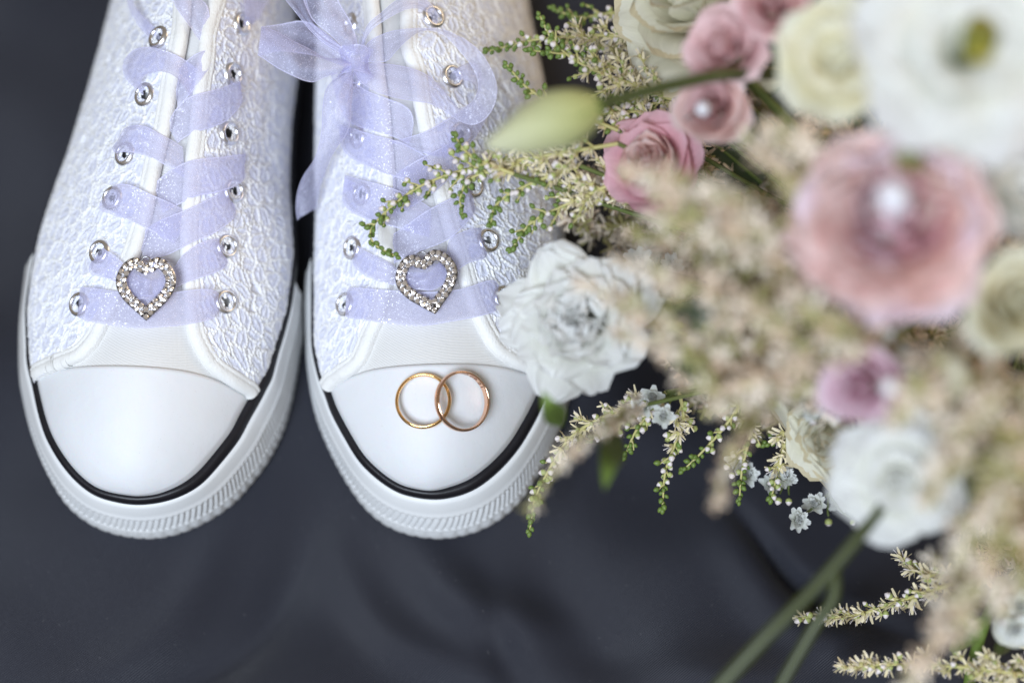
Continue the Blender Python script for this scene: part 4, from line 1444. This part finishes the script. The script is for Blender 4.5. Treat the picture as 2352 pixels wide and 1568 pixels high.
# loose green stems crossing the lower right
for label, pts, r0, r1, m in (
    ("long dark green stem slanting out of the lower bouquet to the bottom edge", [(2080, 1085, 0.122), (1990, 1210, 0.120), (1880, 1340, 0.114), (1760, 1460, 0.108), (1620, 1610, 0.098)], 0.0017, 0.0023, M_DKSTEM),
    ("shorter dark green side stem forking beneath the long slanting stem", [(1915, 1290, 0.104), (1915, 1370, 0.098), (1870, 1440, 0.092), (1800, 1560, 0.085), (1770, 1620, 0.08)], 0.0020, 0.0018, M_DKSTEM),
    ("yellow green stem standing up at the bottom right among pale astilbe", [(2300, 1330, 0.05), (2262, 1430, 0.035), (2235, 1520, 0.022), (2220, 1620, 0.012)], 0.0017, 0.0022, M_GREEN),
):
    o = thing("green_stalk", P(*pts[0]), label, "stem", "loose stems of the bouquet")
    V, F = tube_vf(spline([P(*q_) for q_ in pts], 40), np.linspace(r0, r1, 40), 9)
    mk("stalk", V, F, m, o)


# ---- leaves
def leaf(pts, w, label, m=M_LEAF):
    q = spline([P(*p) for p in pts], 16)
    root = thing("leaf", q[0], label, "leaf", "leaves of the bouquet")
    t = np.gradient(q, axis=0)
    G = np.zeros((16, 7, 3))
    for i in range(16):
        s = unit(np.cross(unit(t[i]), -CD))
        ww = w * math.sin(math.pi * min(1, 0.06 + 0.94 * i / 15)) ** 0.8
        for j in range(7):
            x = (j - 3) / 3
            G[i, j] = q[i] + s * ww * x + UP * (0.25 * ww * x * x)
    V, F = grid(G)
    mk("blade", V, F, m, root)
    V, F = tube_vf(q[:-1], np.linspace(0.0007, 0.0002, 15), 5)
    mk("midrib", V, F, M_GREEN, root)


leaf([(1850, 150, 0.10), (1790, 122, 0.112), (1712, 118, 0.108)], 0.0065, "dark green leaf below the pink rose at the top edge")
leaf([(1420, 1000, 0.09), (1400, 1060, 0.118), (1388, 1125, 0.122)], 0.0042, "blurred light green leaf hanging above the cloth between two astilbe tips", M_GREEN)
leaf([(1290, 975, 0.09), (1262, 935, 0.112), (1246, 895, 0.115)], 0.0036, "blurred light green leaf crossing the black stripe below the carnation", M_GREEN)
leaf([(2260, 1420, 0.06), (2220, 1470, 0.05), (2190, 1500, 0.03)], 0.004, "yellow green leaf beside the upright stem at bottom right", M_GREEN)
for i, (pts, lab) in enumerate((([(1900, 700, 0.05), (1780, 640, 0.055), (1640, 560, 0.05)], "dark leaf deep in the astilbe left of the pink ranunculus"), ([(1800, 850, 0.04), (1650, 800, 0.045), (1490, 730, 0.04)], "dark leaf deep in the astilbe right of the carnation"),
                              ([(2250, 1000, 0.06), (2180, 1100, 0.06), (2130, 1220, 0.05)], "dark leaf under the blurred tan plumes at the lower right"), ([(1750, 420, 0.05), (1640, 330, 0.06), (1540, 260, 0.055)], "dark leaf behind the salmon pink rose"))):
    leaf(pts, 0.016, lab)


# ---- pins
def pin(u, v, z, r, label, m, axis=(0, -0.2, 1), gem=False):
    p = P(u, v, z)
    root = thing("flower_pin", p, label, "pin", "pins stuck in the flowers")
    B = basis(axis)
    if gem:
        me = gem_mesh(r)
        me.vertices[len(me.vertices) - 1].co.z = r * 1.15
        me.materials.clear()
        me.materials.append(m)
        put("pin_head", me, root, mat4(B, p))
    else:
        t = np.linspace(0, np.pi, 12)
        G = np.stack([np.stack([r * np.sin(a) * np.cos(np.linspace(0, 2 * np.pi, 18, endpoint=False)), r * np.sin(a) * np.sin(np.linspace(0, 2 * np.pi, 18, endpoint=False)), np.full(18, r * np.cos(a))], 1) for a in t])
        V, F = grid(p + G @ B.T, closed_v=True)
        mk("pin_head", V, F, m, root)
    V, F = tube_vf(np.stack([p, p - B[:, 2] * 0.018]), 0.0004, 6)
    mk("pin_shaft", V, F, M_SILVER, root)


pin(2052, 455, 0.216, 0.0045, "large clear gem pin glinting in the heart of the pink ranunculus", M_PIN, (0.25, -0.25, 0.9), True)
pin(1614, 250, 0.152, 0.0022, "clear gem pin in the small pink spray rose", M_PIN, (0.2, -0.3, 0.9), True)
pin(2042, 888, 0.166, 0.0022, "silvery pearl pin beside the lilac pink rose", M_PEARL)


# ---- astilbe
def ell(r, L, k=6, tip=None):
    V, F, mi = [(0, 0, 0)], [], []
    zs_ = (0.22, 0.55, 0.85)
    for z, rr in zip(zs_, (0.85, 1.0, 0.55)):
        for i in range(k):
            a = 2 * math.pi * i / k
            V.append((r * rr * math.cos(a), r * rr * math.sin(a), z * L))
    V.append((0, 0, L))
    for i in range(k):
        j = (i + 1) % k
        F.append((0, 1 + j, 1 + i)); mi.append(0)
        F.append((1 + i, 1 + j, 1 + k + j, 1 + k + i)); mi.append(0)
        F.append((1 + k + i, 1 + k + j, 1 + 2 * k + j, 1 + 2 * k + i)); mi.append(1 if tip else 0)
        F.append((1 + 2 * k + i, 1 + 2 * k + j, 1 + 3 * k)); mi.append(1 if tip else 0)
    return V, F, mi


def star(r, k=5, stam=5):
    V, F, mi = [], [], []
    for i in range(k):
        a = 2 * math.pi * i / k + 0.2 * math.sin(i * 3.3)
        c, s = math.cos(a), math.sin(a)
        b = len(V)
        for t, w, h in ((0.08, 0.10, 0.1), (0.55, 0.17, 0.55), (0.95, 0.10, 0.80 + 0.12 * math.sin(i * 2.1))):
            for sg in (-1, 1):
                V.append((r * (t * c - sg * w * s), r * (t * s + sg * w * c), r * h))
        F += [(b, b + 1, b + 3, b + 2), (b + 2, b + 3, b + 5, b + 4)]
        mi += [0, 0]
    for i in range(stam):
        a = 2 * math.pi * (i + 0.5) / stam
        c, s = math.cos(a), math.sin(a)
        b = len(V)
        V += [(0.05 * r * c, 0.05 * r * s, 0), (0.5 * r * c - 0.04 * r * s, 0.5 * r * s + 0.04 * r * c, 1.15 * r), (0.5 * r * c + 0.04 * r * s, 0.5 * r * s - 0.04 * r * c, 1.15 * r)]
        F.append((b, b + 1, b + 2))
        mi.append(1)
    b = len(V)
    cup = ell(r * 0.30, r * 0.55, 5)
    V += cup[0]
    F += [tuple(x + b for x in f) for f in cup[1]]
    mi += [2] * len(cup[1])
    return V, F, mi


def fl_mesh(name, vfm, mats, sm=True):
    V, F, mi = vfm
    return mesh(name, V, F, mats, smoothed=sm, mi=mi)


FL_GREEN = fl_mesh("bud", ell(0.00080, 0.0021), [M_GREEN])
FL_PALE = fl_mesh("bud", ell(0.00085, 0.0023, 6, True), [M_PALEGREEN, M_TIP])
FL_CREAM = fl_mesh("floret", star(0.0024), [M_CREAMF, M_TIP, M_TANSTEM], False)
FL_CREAM2 = fl_mesh("floret", star(0.0020, 5, 4), [M_CREAMF, M_TIP, M_PALEGREEN], False)
STAR_B = star(0.0028, 5, 0)


def astilbe(pts, label, bl=0.010, green=(0.70, 0.88), sharp=True, step=0.0017, nbr=None, group="astilbe sprays of the bouquet", mat=None, cap=170, collect=None, seed=0, over=None, fs=1.25, tail=True):
    """Plume: thin main stem, alternating side branches, small buds at the tips and open florets further down."""
    r = random.Random(seed)
    ctl = []
    for qi, q in enumerate(pts):
        if not sharp and collect is None and qi > 0:
            q = (q[0], q[1], q[2] + 0.034)
        ctl.append(over.hit(q[0], q[1], q[2])[0] if over is not None else P(*q))
    main = spline(ctl, 80)
    L = np.linalg.norm(np.diff(main, axis=0), axis=1).sum()
    root = None if collect is not None else thing("astilbe_spray", main[0], label, "astilbe", group)
    tg = np.gradient(main, axis=0)
    spots = []  # position, direction, tipness
    tubes = [tube_vf(main, np.linspace(0.00075, 0.0003, 80), 6)]
    nb = nbr if nbr is not None else max(3, int(L / 0.0058))
    for k in range(nb):
        s = 0.06 + 0.82 * (k + 0.5) / nb
        i = int(s * 79)
        t = unit(tg[i])
        e1 = unit(np.cross(t, CD))
        e2 = np.cross(t, e1)
        a = (0 if k % 2 else math.pi) + r.uniform(-0.9, 0.9)
        rad = e1 * math.cos(a) + e2 * math.sin(a)
        ln = bl * (1.05 - s) ** 0.75 * r.uniform(0.7, 1.25)
        d0 = unit(t * 0.75 + rad)
        d1 = unit(t * 0.95 + rad * 0.55 + np.array([0, 0, -0.15]))
        m_ = 6
        q = [main[i]]
        for j in range(m_):
            q.append(q[-1] + unit(d0 * (1 - j / m_) + d1 * j / m_) * ln / m_)
        q = np.array(q)
        tubes.append(tube_vf(q, np.linspace(0.00045, 0.00022, m_ + 1), 5))
        nf = max(2, int(ln / step))
        for j in range(nf):
            f = (j + 0.6) / nf
            pos = np.array([np.interp(f * m_, np.arange(m_ + 1), q[:, c_]) for c_ in range(3)])
            ang = j * 2.4 + r.uniform(-0.5, 0.5)
            dd = unit(d1 * 0.55 + e1 * math.cos(ang) + e2 * math.sin(ang))
            if f > 0.93:
                dd = d1
            spots.append((pos + dd * 0.0003, dd, s + (0.22 + 0.15 * f) * f))
    s = 0.10
    k = 0
    while s < 1.0:
        i = min(79, int(s * 79))
        t = unit(tg[i])
        e1 = unit(np.cross(t, CD))
        e2 = np.cross(t, e1)
        ang = k * 2.4
        dd = unit(t * (0.8 if s < 0.9 else 1.6) + e1 * math.cos(ang) + e2 * math.sin(ang))
        spots.append((main[i] + dd * 0.0004, dd, s + 0.02))
        s += step * (0.62 if s > 0.75 else 1.0) / L
        k += 1
    spots.append((main[-1], unit(tg[-1]), 1.05))
    V, F = join_vf(tubes)
    if collect is None:
        mk("stem", V, F, M_TANSTEM, root)
    else:
        collect.append((V, [tuple(map(int, f)) for f in F], [3] * len(F)))
    if sharp:
        if len(spots) > cap:
            keep = set(range(len(spots))) - set(r.sample(range(len(spots)), len(spots) - cap))
            spots = [x for i_, x in enumerate(spots) if i_ in keep]
        for pos, dd, g in spots:
            g += r.uniform(-0.07, 0.07)
            if g > green[1]:
                me, sc = FL_GREEN, r.uniform(0.75, 1.05)
            elif g > green[0]:
                me, sc = (FL_PALE if r.random() < 0.75 else FL_GREEN), r.uniform(0.85, 1.15)
            else:
                x = r.random()
                me, sc = (FL_CREAM if x < 0.5 else FL_CREAM2 if x < 0.8 else FL_PALE), r.uniform(0.8, 1.25)
            B = basis(dd, [r.uniform(-1, 1), r.uniform(-1, 1), 0.3])
            put(me.name.split(".")[0], me, root, mat4(B, pos, sc * fs))
    else:
        sv = np.array(STAR_B[0])
        tri = [f for f in STAR_B[1]]
        Vs, Fs, MI, o = [], [], [], 0
        for pos, dd, g in spots:
            for _ in range(2 if collect is not None or r.random() < 0.25 else 1):
                B = basis(unit(dd + np.array([r.uniform(-0.6, 0.6) for _ in range(3)])), [r.uniform(-1, 1), r.uniform(-1, 1), 0.3])
                w = pos + (sv * r.uniform(0.8, 1.3) * fs) @ B.T + np.array([r.uniform(-1, 1) for _ in range(3)]) * 0.0006
                Vs.append(w)
                Fs += [tuple(x + o for x in f) for f in tri]
                MI += [r.choice((0, 0, 1, 1, 1, 2, 2))] * len(tri)
                o += len(w)
        if collect is not None:
            collect.append((np.vstack(Vs), Fs, MI))
            return None
        fo = mk("florets", np.vstack(Vs), Fs, [M_TANF, M_BEIGEF, M_OLIVEF], root, smoothed=False, mi=MI)
        fo["kind"] = "stuff"
    if tail:
        e = TIE + np.array([r.uniform(-0.012, 0.012), r.uniform(-0.012, 0.012), r.uniform(-0.004, 0.014)])
        q = spline([main[0], main[0] * 0.6 + e * 0.4 + np.array([0, 0, -0.008]), e], 12)
        q[:, 2] = np.maximum(q[:, 2], 0.004)
        V, F = tube_vf(q, 0.0008, 6)
        mk("stalk", V, F, M_STEM, root)
    return root


S = astilbe
# in focus or nearly so: over the shoe with the rings
S([(1420, 330, 0.098), (1290, 352, 0.094), (1170, 372, 0.089), (1060, 392, 0.084), (965, 428, 0.082), (895, 478, 0.079), (852, 528, 0.076), (862, 562, 0.075), (908, 588, 0.073)], "long astilbe spray arching over the ribbon laces, its green tip above the tilted heart charm", bl=0.013, green=(0.52, 0.84), cap=230, seed=1)
S([(1330, 380, 0.090), (1200, 430, 0.086), (1140, 470, 0.083), (1128, 512, 0.081)], "short hanging astilbe tip beneath the long arching spray", bl=0.007, green=(0.40, 0.72), seed=2)
S([(1230, 375, 0.088), (1090, 405, 0.087), (1058, 452, 0.083), (1062, 490, 0.080)], "short astilbe tip with green buds hanging left of the right upper eyelet", bl=0.006, green=(0.35, 0.70), seed=3)
S([(1410, 420, 0.088), (1300, 470, 0.084), (1222, 510, 0.080), (1175, 572, 0.074)], "bushy astilbe tip ending in bright green buds above the white carnation", bl=0.012, green=(0.5, 0.80), seed=4)
S([(1180, 400, 0.092), (1110, 372, 0.093), (1070, 348, 0.092), (1044, 312, 0.092)], "small upright astilbe tip touching the bow's lower loop", bl=0.006, green=(0.35, 0.7), seed=5)
S([(1420, 300, 0.092), (1300, 250, 0.094), (1215, 205, 0.097), (1165, 150, 0.098)], "slender astilbe tip with green buds rising left of the furled bud", bl=0.006, green=(0.42, 0.70), seed=6)
S([(1560, 235, 0.09), (1440, 190, 0.096), (1340, 150, 0.099), (1275, 100, 0.102), (1240, 38, 0.106)], "cream flowered astilbe spray with an upright green tip at the top", bl=0.013, green=(0.62, 0.82), cap=190, seed=7)
S([(1520, 210, 0.09), (1420, 160, 0.096), (1320, 128, 0.098), (1215, 116, 0.100)], "astilbe spray whose dark green tip lies flat across the shoe's edge", bl=0.009, green=(0.6, 0.80), seed=8)
S([(1500, 90, 0.085), (1370, 82, 0.080), (1230, 92, 0.077), (1122, 118, 0.075)], "soft focus astilbe spray lying behind on the side of the shoe at the top", bl=0.010, green=(0.6, 0.85), seed=9)
S([(1560, 330, 0.088), (1480, 262, 0.090), (1390, 262, 0.092), (1330, 280, 0.093)], "cream astilbe spray filling the space behind the furled bud", bl=0.014, green=(0.75, 1.1), cap=170, seed=10)
S([(1640, 260, 0.086), (1560, 235, 0.089), (1450, 240, 0.090), (1400, 215, 0.091)], "astilbe spray with rows of pale round buds left of the gem pinned rose", bl=0.012, green=(0.2, 1.1), seed=11)
S([(1460, 470, 0.082), (1360, 440, 0.084), (1290, 420, 0.084), (1240, 400, 0.085)], "dense cream astilbe spray beside the salmon pink rose", bl=0.016, green=(0.8, 1.1), cap=190, seed=12)
S([(1530, 60, 0.07), (1430, 30, 0.072), (1330, 40, 0.07), (1270, 20, 0.07)], "shaded olive astilbe spray deep behind at the top edge left of the cream rose", bl=0.014, green=(0.25, 0.7), cap=150, seed=13)
S([(1540, 150, 0.07), (1470, 130, 0.074), (1390, 110, 0.074), (1330, 70, 0.076)], "loose cream astilbe spray under the petals of the ivory rose", bl=0.013, green=(0.65, 0.95), cap=150, seed=14)
# in focus, hanging at the lower edge
S([(1520, 905, 0.050), (1400, 950, 0.045), (1310, 1005, 0.038), (1255, 1090, 0.031), (1228, 1150, 0.027), (1217, 1218, 0.024)], "long astilbe spray hanging beside the toe of the shoe, tipped with green buds", bl=0.008, green=(0.60, 0.86), cap=170, seed=15)
S([(1530, 900, 0.050), (1470, 950, 0.044), (1400, 985, 0.038), (1355, 1010, 0.036)], "cluster of purplish budded astilbe just below the carnation", bl=0.012, green=(0.25, 0.95), cap=160, seed=16)
S([(1520, 910, 0.048), (1480, 960, 0.042), (1455, 1000, 0.036), (1436, 1045, 0.032)], "short astilbe tip with round pale buds hanging right of the toe", bl=0.008, green=(0.3, 0.75), seed=17)
S([(1560, 900, 0.050), (1570, 960, 0.044), (1550, 1020, 0.039), (1528, 1085, 0.035), (1522, 1165, 0.032)], "straight hanging astilbe spray left of the thin forked stalks", bl=0.007, green=(0.5, 0.82), seed=18)
S([(1720, 905, 0.042), (1660, 985, 0.038), (1610, 1040, 0.034), (1570, 1078, 0.031)], "thin astilbe side shoot with sparse green buds on bare forked stalks", bl=0.006, green=(0.15, 0.7), nbr=5, seed=19)
S([(1730, 920, 0.042), (1722, 1000, 0.038), (1705, 1075, 0.033), (1698, 1148, 0.030)], "slender astilbe spray dangling over the cloth, its green buds in focus", bl=0.006, green=(0.35, 0.75), seed=20)
S([(1830, 960, 0.040), (1800, 1030, 0.036), (1785, 1090, 0.032), (1772, 1142, 0.030)], "amber tinted astilbe spray hanging beside the baby's breath", bl=0.007, green=(0.75, 0.95), seed=21)
S([(1850, 920, 0.040), (1820, 980, 0.038), (1790, 1010, 0.036), (1760, 1020, 0.034)], "mossy green astilbe buds under the long furled cream petal", bl=0.009, green=(0.2, 0.6), seed=22)
S([(2200, 1335, 0.045), (2080, 1375, 0.026), (1960, 1412, 0.016), (1840, 1418, 0.012)], "pale astilbe spray reaching left over the cloth behind the dark stem", bl=0.006, green=(1.2, 1.3), seed=23)
S([(2420, 1560, 0.040), (2250, 1535, 0.034), (2080, 1525, 0.028), (1930, 1532, 0.024)], "pale astilbe spray lying along the bottom right edge", bl=0.007, green=(1.2, 1.3), seed=24)
S([(2200, 1310, 0.05), (2130, 1320, 0.035), (2090, 1300, 0.028), (2070, 1280, 0.026)], "tiny cream astilbe tip peeping out under the blurred tan plumes", bl=0.004, green=(1.2, 1.3), nbr=3, seed=25)
S([(2440, 1480, 0.04), (2380, 1520, 0.035), (2300, 1560, 0.03), (2240, 1590, 0.028)], "cream astilbe spray in the bottom right corner", bl=0.011, green=(1.2, 1.3), seed=26)

# out of focus, nearer the camera
G1, G2 = "blurred plumes in the middle of the bouquet", "blurred plumes at the lower right"
k = 40
B1 = "blurred tan astilbe plume "
for lab, grp, pts in (
    ("brushing over the salmon pink rose", G1, [(1860, 620, 0.10), (1640, 470, 0.134), (1440, 390, 0.130)]),
    ("pointing at the upper edge of the carnation", G1, [(1880, 680, 0.10), (1700, 560, 0.136), (1490, 490, 0.130)]),
    ("fading over the top right of the carnation", G1, [(1850, 760, 0.09), (1650, 690, 0.124), (1420, 600, 0.118)]),
    ("lying furthest left, across the middle of the carnation", G1, [(1830, 800, 0.09), (1600, 770, 0.116), (1340, 650, 0.112)]),
    ("crossing the lower right petals of the carnation", G1, [(1800, 860, 0.08), (1620, 820, 0.110), (1420, 760, 0.108)]),
    ("directly below the carnation's right edge", G1, [(1850, 880, 0.08), (1700, 905, 0.105), (1560, 870, 0.100)]),
    ("left of the lilac pink rose", G1, [(1880, 900, 0.09), (1830, 800, 0.132), (1720, 690, 0.130)]),
    ("touching the lower left rim of the pink ranunculus", G1, [(2050, 800, 0.10), (1930, 770, 0.142), (1830, 690, 0.142)]),
    ("in the very middle of the bouquet, left of the pink ranunculus", G1, [(1830, 640, 0.10), (1760, 540, 0.140), (1620, 430, 0.136)]),
    ("between the gem pinned rose and the pink ranunculus", G1, [(1900, 560, 0.10), (1830, 420, 0.142), (1720, 330, 0.138)]),
    ("below the pale yellow lisianthus", G1, [(1900, 450, 0.10), (1850, 340, 0.146), (1770, 290, 0.144)]),
    ("just above the long furled cream petal", G1, [(1900, 900, 0.08), (1780, 860, 0.112), (1640, 940, 0.100)]),
    ("veiling the lower half of the salmon pink rose", G1, [(1780, 560, 0.09), (1650, 490, 0.118), (1500, 440, 0.114)]),
    ("between the salmon pink rose and the carnation", G1, [(1760, 640, 0.08), (1610, 570, 0.108), (1450, 545, 0.104)]),
    ("over the dark gap right of the carnation's top", G1, [(1830, 720, 0.08), (1680, 640, 0.112), (1530, 640, 0.108)]),
    ("left of the rounded whitish bud", G2, [(2200, 840, 0.11), (2130, 890, 0.136), (2050, 960, 0.128)]),
    ("right of the blurred white lisianthus at the lower edge", G2, [(2200, 900, 0.10), (2190, 1040, 0.132), (2130, 1150, 0.122)]),
    ("below the rounded whitish bud", G2, [(2300, 840, 0.11), (2260, 930, 0.138), (2180, 1010, 0.132)]),
    ("running down the right edge under the yellow rose", G2, [(2400, 860, 0.11), (2340, 1010, 0.138), (2290, 1180, 0.128)]),
    ("drooping lowest toward the upright yellow green stem", G2, [(2380, 1050, 0.09), (2290, 1250, 0.112), (2180, 1440, 0.098)]),
    ("hugging the right edge above the bottom corner", G2, [(2420, 1130, 0.09), (2360, 1280, 0.108), (2290, 1400, 0.095)]),
    ("in the centre of the lower right mass", G2, [(2330, 960, 0.10), (2260, 1130, 0.124), (2190, 1290, 0.110)]),
    ("hanging to the bottom edge left of the upright stem", G2, [(2230, 1330, 0.07), (2170, 1430, 0.092), (2090, 1570, 0.082)]),
):
    k += 1
    S(pts, B1 + lab, bl=0.017, sharp=False, step=0.0027, group=grp, seed=k, nbr=13)
DEEP = []
T3 = "shaded astilbe deep inside the bouquet showing between the flower heads"
for pts in (
    [(1900, 520, 0.04), (1780, 420, 0.055), (1620, 320, 0.06)], [(1900, 420, 0.05), (1820, 300, 0.07), (1740, 200, 0.075)], [(2000, 400, 0.06), (1940, 320, 0.09), (1850, 230, 0.09)],
    [(1850, 640, 0.04), (1720, 560, 0.055), (1560, 480, 0.06)], [(1850, 760, 0.04), (1720, 720, 0.055), (1560, 690, 0.055)], [(1850, 840, 0.035), (1700, 840, 0.05), (1540, 830, 0.05)],
    [(2200, 760, 0.06), (2090, 760, 0.09), (1960, 740, 0.10)], [(2350, 560, 0.07), (2290, 440, 0.10), (2270, 360, 0.10)], [(2350, 600, 0.06), (2300, 560, 0.10), (2250, 620, 0.10)],
    [(2300, 900, 0.05), (2220, 1000, 0.07), (2150, 1080, 0.07)], [(2380, 1000, 0.05), (2300, 1130, 0.07), (2230, 1230, 0.065)], [(2400, 1150, 0.05), (2330, 1260, 0.06), (2220, 1330, 0.055)],
    [(2050, 900, 0.06), (1960, 940, 0.075), (1880, 900, 0.075)], [(1780, 330, 0.06), (1690, 330, 0.08), (1590, 330, 0.08)], [(2100, 380, 0.06), (2010, 330, 0.11), (1900, 300, 0.11)],
    [(1740, 480, 0.05), (1640, 420, 0.08), (1560, 300, 0.085)], [(1640, 600, 0.05), (1450, 540, 0.062), (1300, 500, 0.066)], [(1600, 560, 0.05), (1480, 470, 0.066), (1340, 410, 0.072)], [(1640, 470, 0.05), (1540, 450, 0.07), (1420, 470, 0.072)], [(1760, 300, 0.06), (1700, 220, 0.07), (1560, 170, 0.072)], [(2000, 300, 0.07), (1900, 260, 0.10), (1800, 190, 0.10)],
    [(1700, 640, 0.05), (1580, 560, 0.068), (1420, 520, 0.070)], [(1850, 960, 0.03), (1740, 930, 0.045), (1600, 920, 0.045)], [(2250, 380, 0.09), (2200, 330, 0.13), (2100, 310, 0.14)],
):
    k += 1
    pts = [(a_, b_, max(0.016, c_ - 0.026) if c_ < 0.085 else c_) for a_, b_, c_ in pts]
    S(pts, T3, bl=0.018, sharp=False, step=0.0030, seed=k, nbr=12, collect=DEEP)
Vd, Fd, Md = [], [], []
for V, F, mi in DEEP:
    o = sum(len(x) for x in Vd)
    Vd.append(V)
    Fd += [tuple(x + o for x in f) for f in F]
    Md += mi
tag(mk("deep_astilbe_mass", np.vstack(Vd), Fd, [M_TANF, M_BEIGEF, M_OLIVEF, M_TANSTEM], smoothed=False, mi=Md), T3, "astilbe", kind="stuff")
for lab, pts in (
    ("out of focus tan astilbe tip drooping behind the hanging spray by the toe", [(1480, 930, 0.06), (1340, 1010, 0.092), (1260, 1100, 0.092), (1222, 1165, 0.090)]),
    ("blurred tan and green astilbe tip hanging low between two focused sprays", [(1760, 900, 0.07), (1695, 1010, 0.108), (1660, 1090, 0.106), (1645, 1150, 0.104)]),
    ("blurred tan astilbe plume fringing the right edge beside the pink ranunculus", [(2420, 620, 0.10), (2350, 590, 0.135), (2290, 640, 0.135)]),
):
    k += 1
    S(pts, lab, bl=0.006, sharp=False, step=0.0042, seed=k, fs=0.9, nbr=8)


# ---- baby's breath
def gyp_mesh(seed):
    r = random.Random(seed)
    Vs, Fs, U, o = [], [], [], 0
    for i in range(30):
        f = i / 29
        V, F, uv = petal_vf(0.0042 * (0.75 + 0.35 * f), 0.00165, R(86 - 30 * f), R(122 - 116 * f + r.uniform(-14, 14)), 0.0003, 0.0, 0.0016, 0.00035, 5, nu=5, nv=4, rnd=r)
        V = V @ rotz(i * 2.4 + r.uniform(-0.3, 0.3)).T
        Vs.append(V); Fs.append(F + o); U.append(uv); o += len(V)
    return mesh("floret", np.vstack(Vs), np.vstack(Fs), M_GYP, uv=np.vstack(U))


GYP = [gyp_mesh(s) for s in (1, 2, 3)]
FL_BB = fl_mesh("bud", ell(0.0013, 0.0030, 8, True), [M_PALEGREEN, M_TIP])


def gyp(label, heads, buds, start, seed=0):
    r = random.Random(seed)
    s0 = P(*start)
    root = thing("baby_breath_sprig", s0, label, "baby's breath", "baby's breath sprigs")
    node = P(*heads[0][:3]) * 0.6 + s0 * 0.4 + np.array([0, 0, -0.003])
    tubes = [tube_vf(spline([s0, node], 8), 0.00055, 5)]
    for h in list(heads) + list(buds):
        p = P(*h[:3])
        ax = unit(np.array([r.uniform(-0.4, 0.4), r.uniform(-0.7, 0.1), 1.0]))
        isb = h in buds
        if isb:
            ax = unit(p - node + np.array([0, -0.004, 0.0]))
        q = spline([node, node * 0.4 + p * 0.6 + np.array([0, 0, -0.002]), p - ax * 0.001], 10)
        tubes.append(tube_vf(q, np.linspace(0.0005, 0.00032, 10), 5))
        B = basis(ax, [r.uniform(-1, 1), r.uniform(-1, 1), 0])
        if isb:
            put("bud", FL_BB, root, mat4(B, p, r.uniform(0.8, 1.1)))
        else:
            put("floret", GYP[r.randrange(3)], root, mat4(B, p - ax * 0.0015, 1.15 * (h[3] if len(h) > 3 else 1.0)))
            cv, cf = tube_vf(np.stack([p - ax * 0.003, p - ax * 0.0015, p - ax * 0.0005]), [0.0006, 0.0013, 0.0014], 7)
            mk("calyx", cv, cf, M_GREEN, root)
    V, F = join_vf(tubes)
    mk("stem", V, F, M_STEM, root)


gyp("baby's breath with three open white heads dangling over the dark cloth", [(1872, 1158, 0.026), (1832, 1193, 0.032), (1928, 1155, 0.018)], [(1955, 1192, 0.02), (1903, 1190, 0.014)], (1960, 1080, 0.03), 1)
gyp("baby's breath head with two round buds beneath it, beside the amber astilbe", [(1797, 1095, 0.030, 1.15), (1770, 1112, 0.024)], [(1790, 1140, 0.026), (1812, 1142, 0.026)], (1850, 1020, 0.035), 2)
gyp("white baby's breath heads in a dark gap right of the carnation", [(1468, 600, 0.062, 1.2), (1498, 645, 0.064), (1545, 610, 0.06)], [(1492, 625, 0.066)], (1600, 640, 0.05), 3)
gyp("out of focus baby's breath at the foot of the carnation", [(1500, 910, 0.052), (1478, 935, 0.05), (1525, 955, 0.055)], [(1485, 922, 0.052)], (1620, 880, 0.05), 4)
gyp("translucent baby's breath buds beside the slender hanging astilbe", [(1690, 1060, 0.026), (1716, 1090, 0.024)], [(1672, 1066, 0.034), (1683, 1085, 0.034), (1711, 1060, 0.034)], (1740, 960, 0.04), 5)
gyp("blurred baby's breath cluster left of the lilac pink rose", [(1850, 870, 0.09, 1.2), (1882, 905, 0.088, 1.2), (1860, 935, 0.085), (1905, 950, 0.085), (1850, 905, 0.085)], [(1870, 960, 0.08)], (1980, 900, 0.06), 6)
gyp("blurred baby's breath heads at the right edge near the bottom", [(2330, 1440, 0.07, 1.2), (2345, 1390, 0.07, 1.1)], [(2310, 1425, 0.07)], (2420, 1330, 0.04), 7)
gyp("blurred baby's breath between the yellow rose and the ranunculus", [(2270, 620, 0.14, 1.2), (2280, 520, 0.14, 1.2), (2245, 760, 0.14, 1.2), (1920, 760, 0.14, 1.1), (2010, 780, 0.14, 1.2)], [(2255, 690, 0.14)], (2330, 720, 0.10), 8)
gyp("blurred baby's breath by the rounded whitish bud", [(2080, 830, 0.13, 1.3), (2110, 860, 0.13, 1.2)], [(2100, 900, 0.12)], (2200, 880, 0.09), 9)
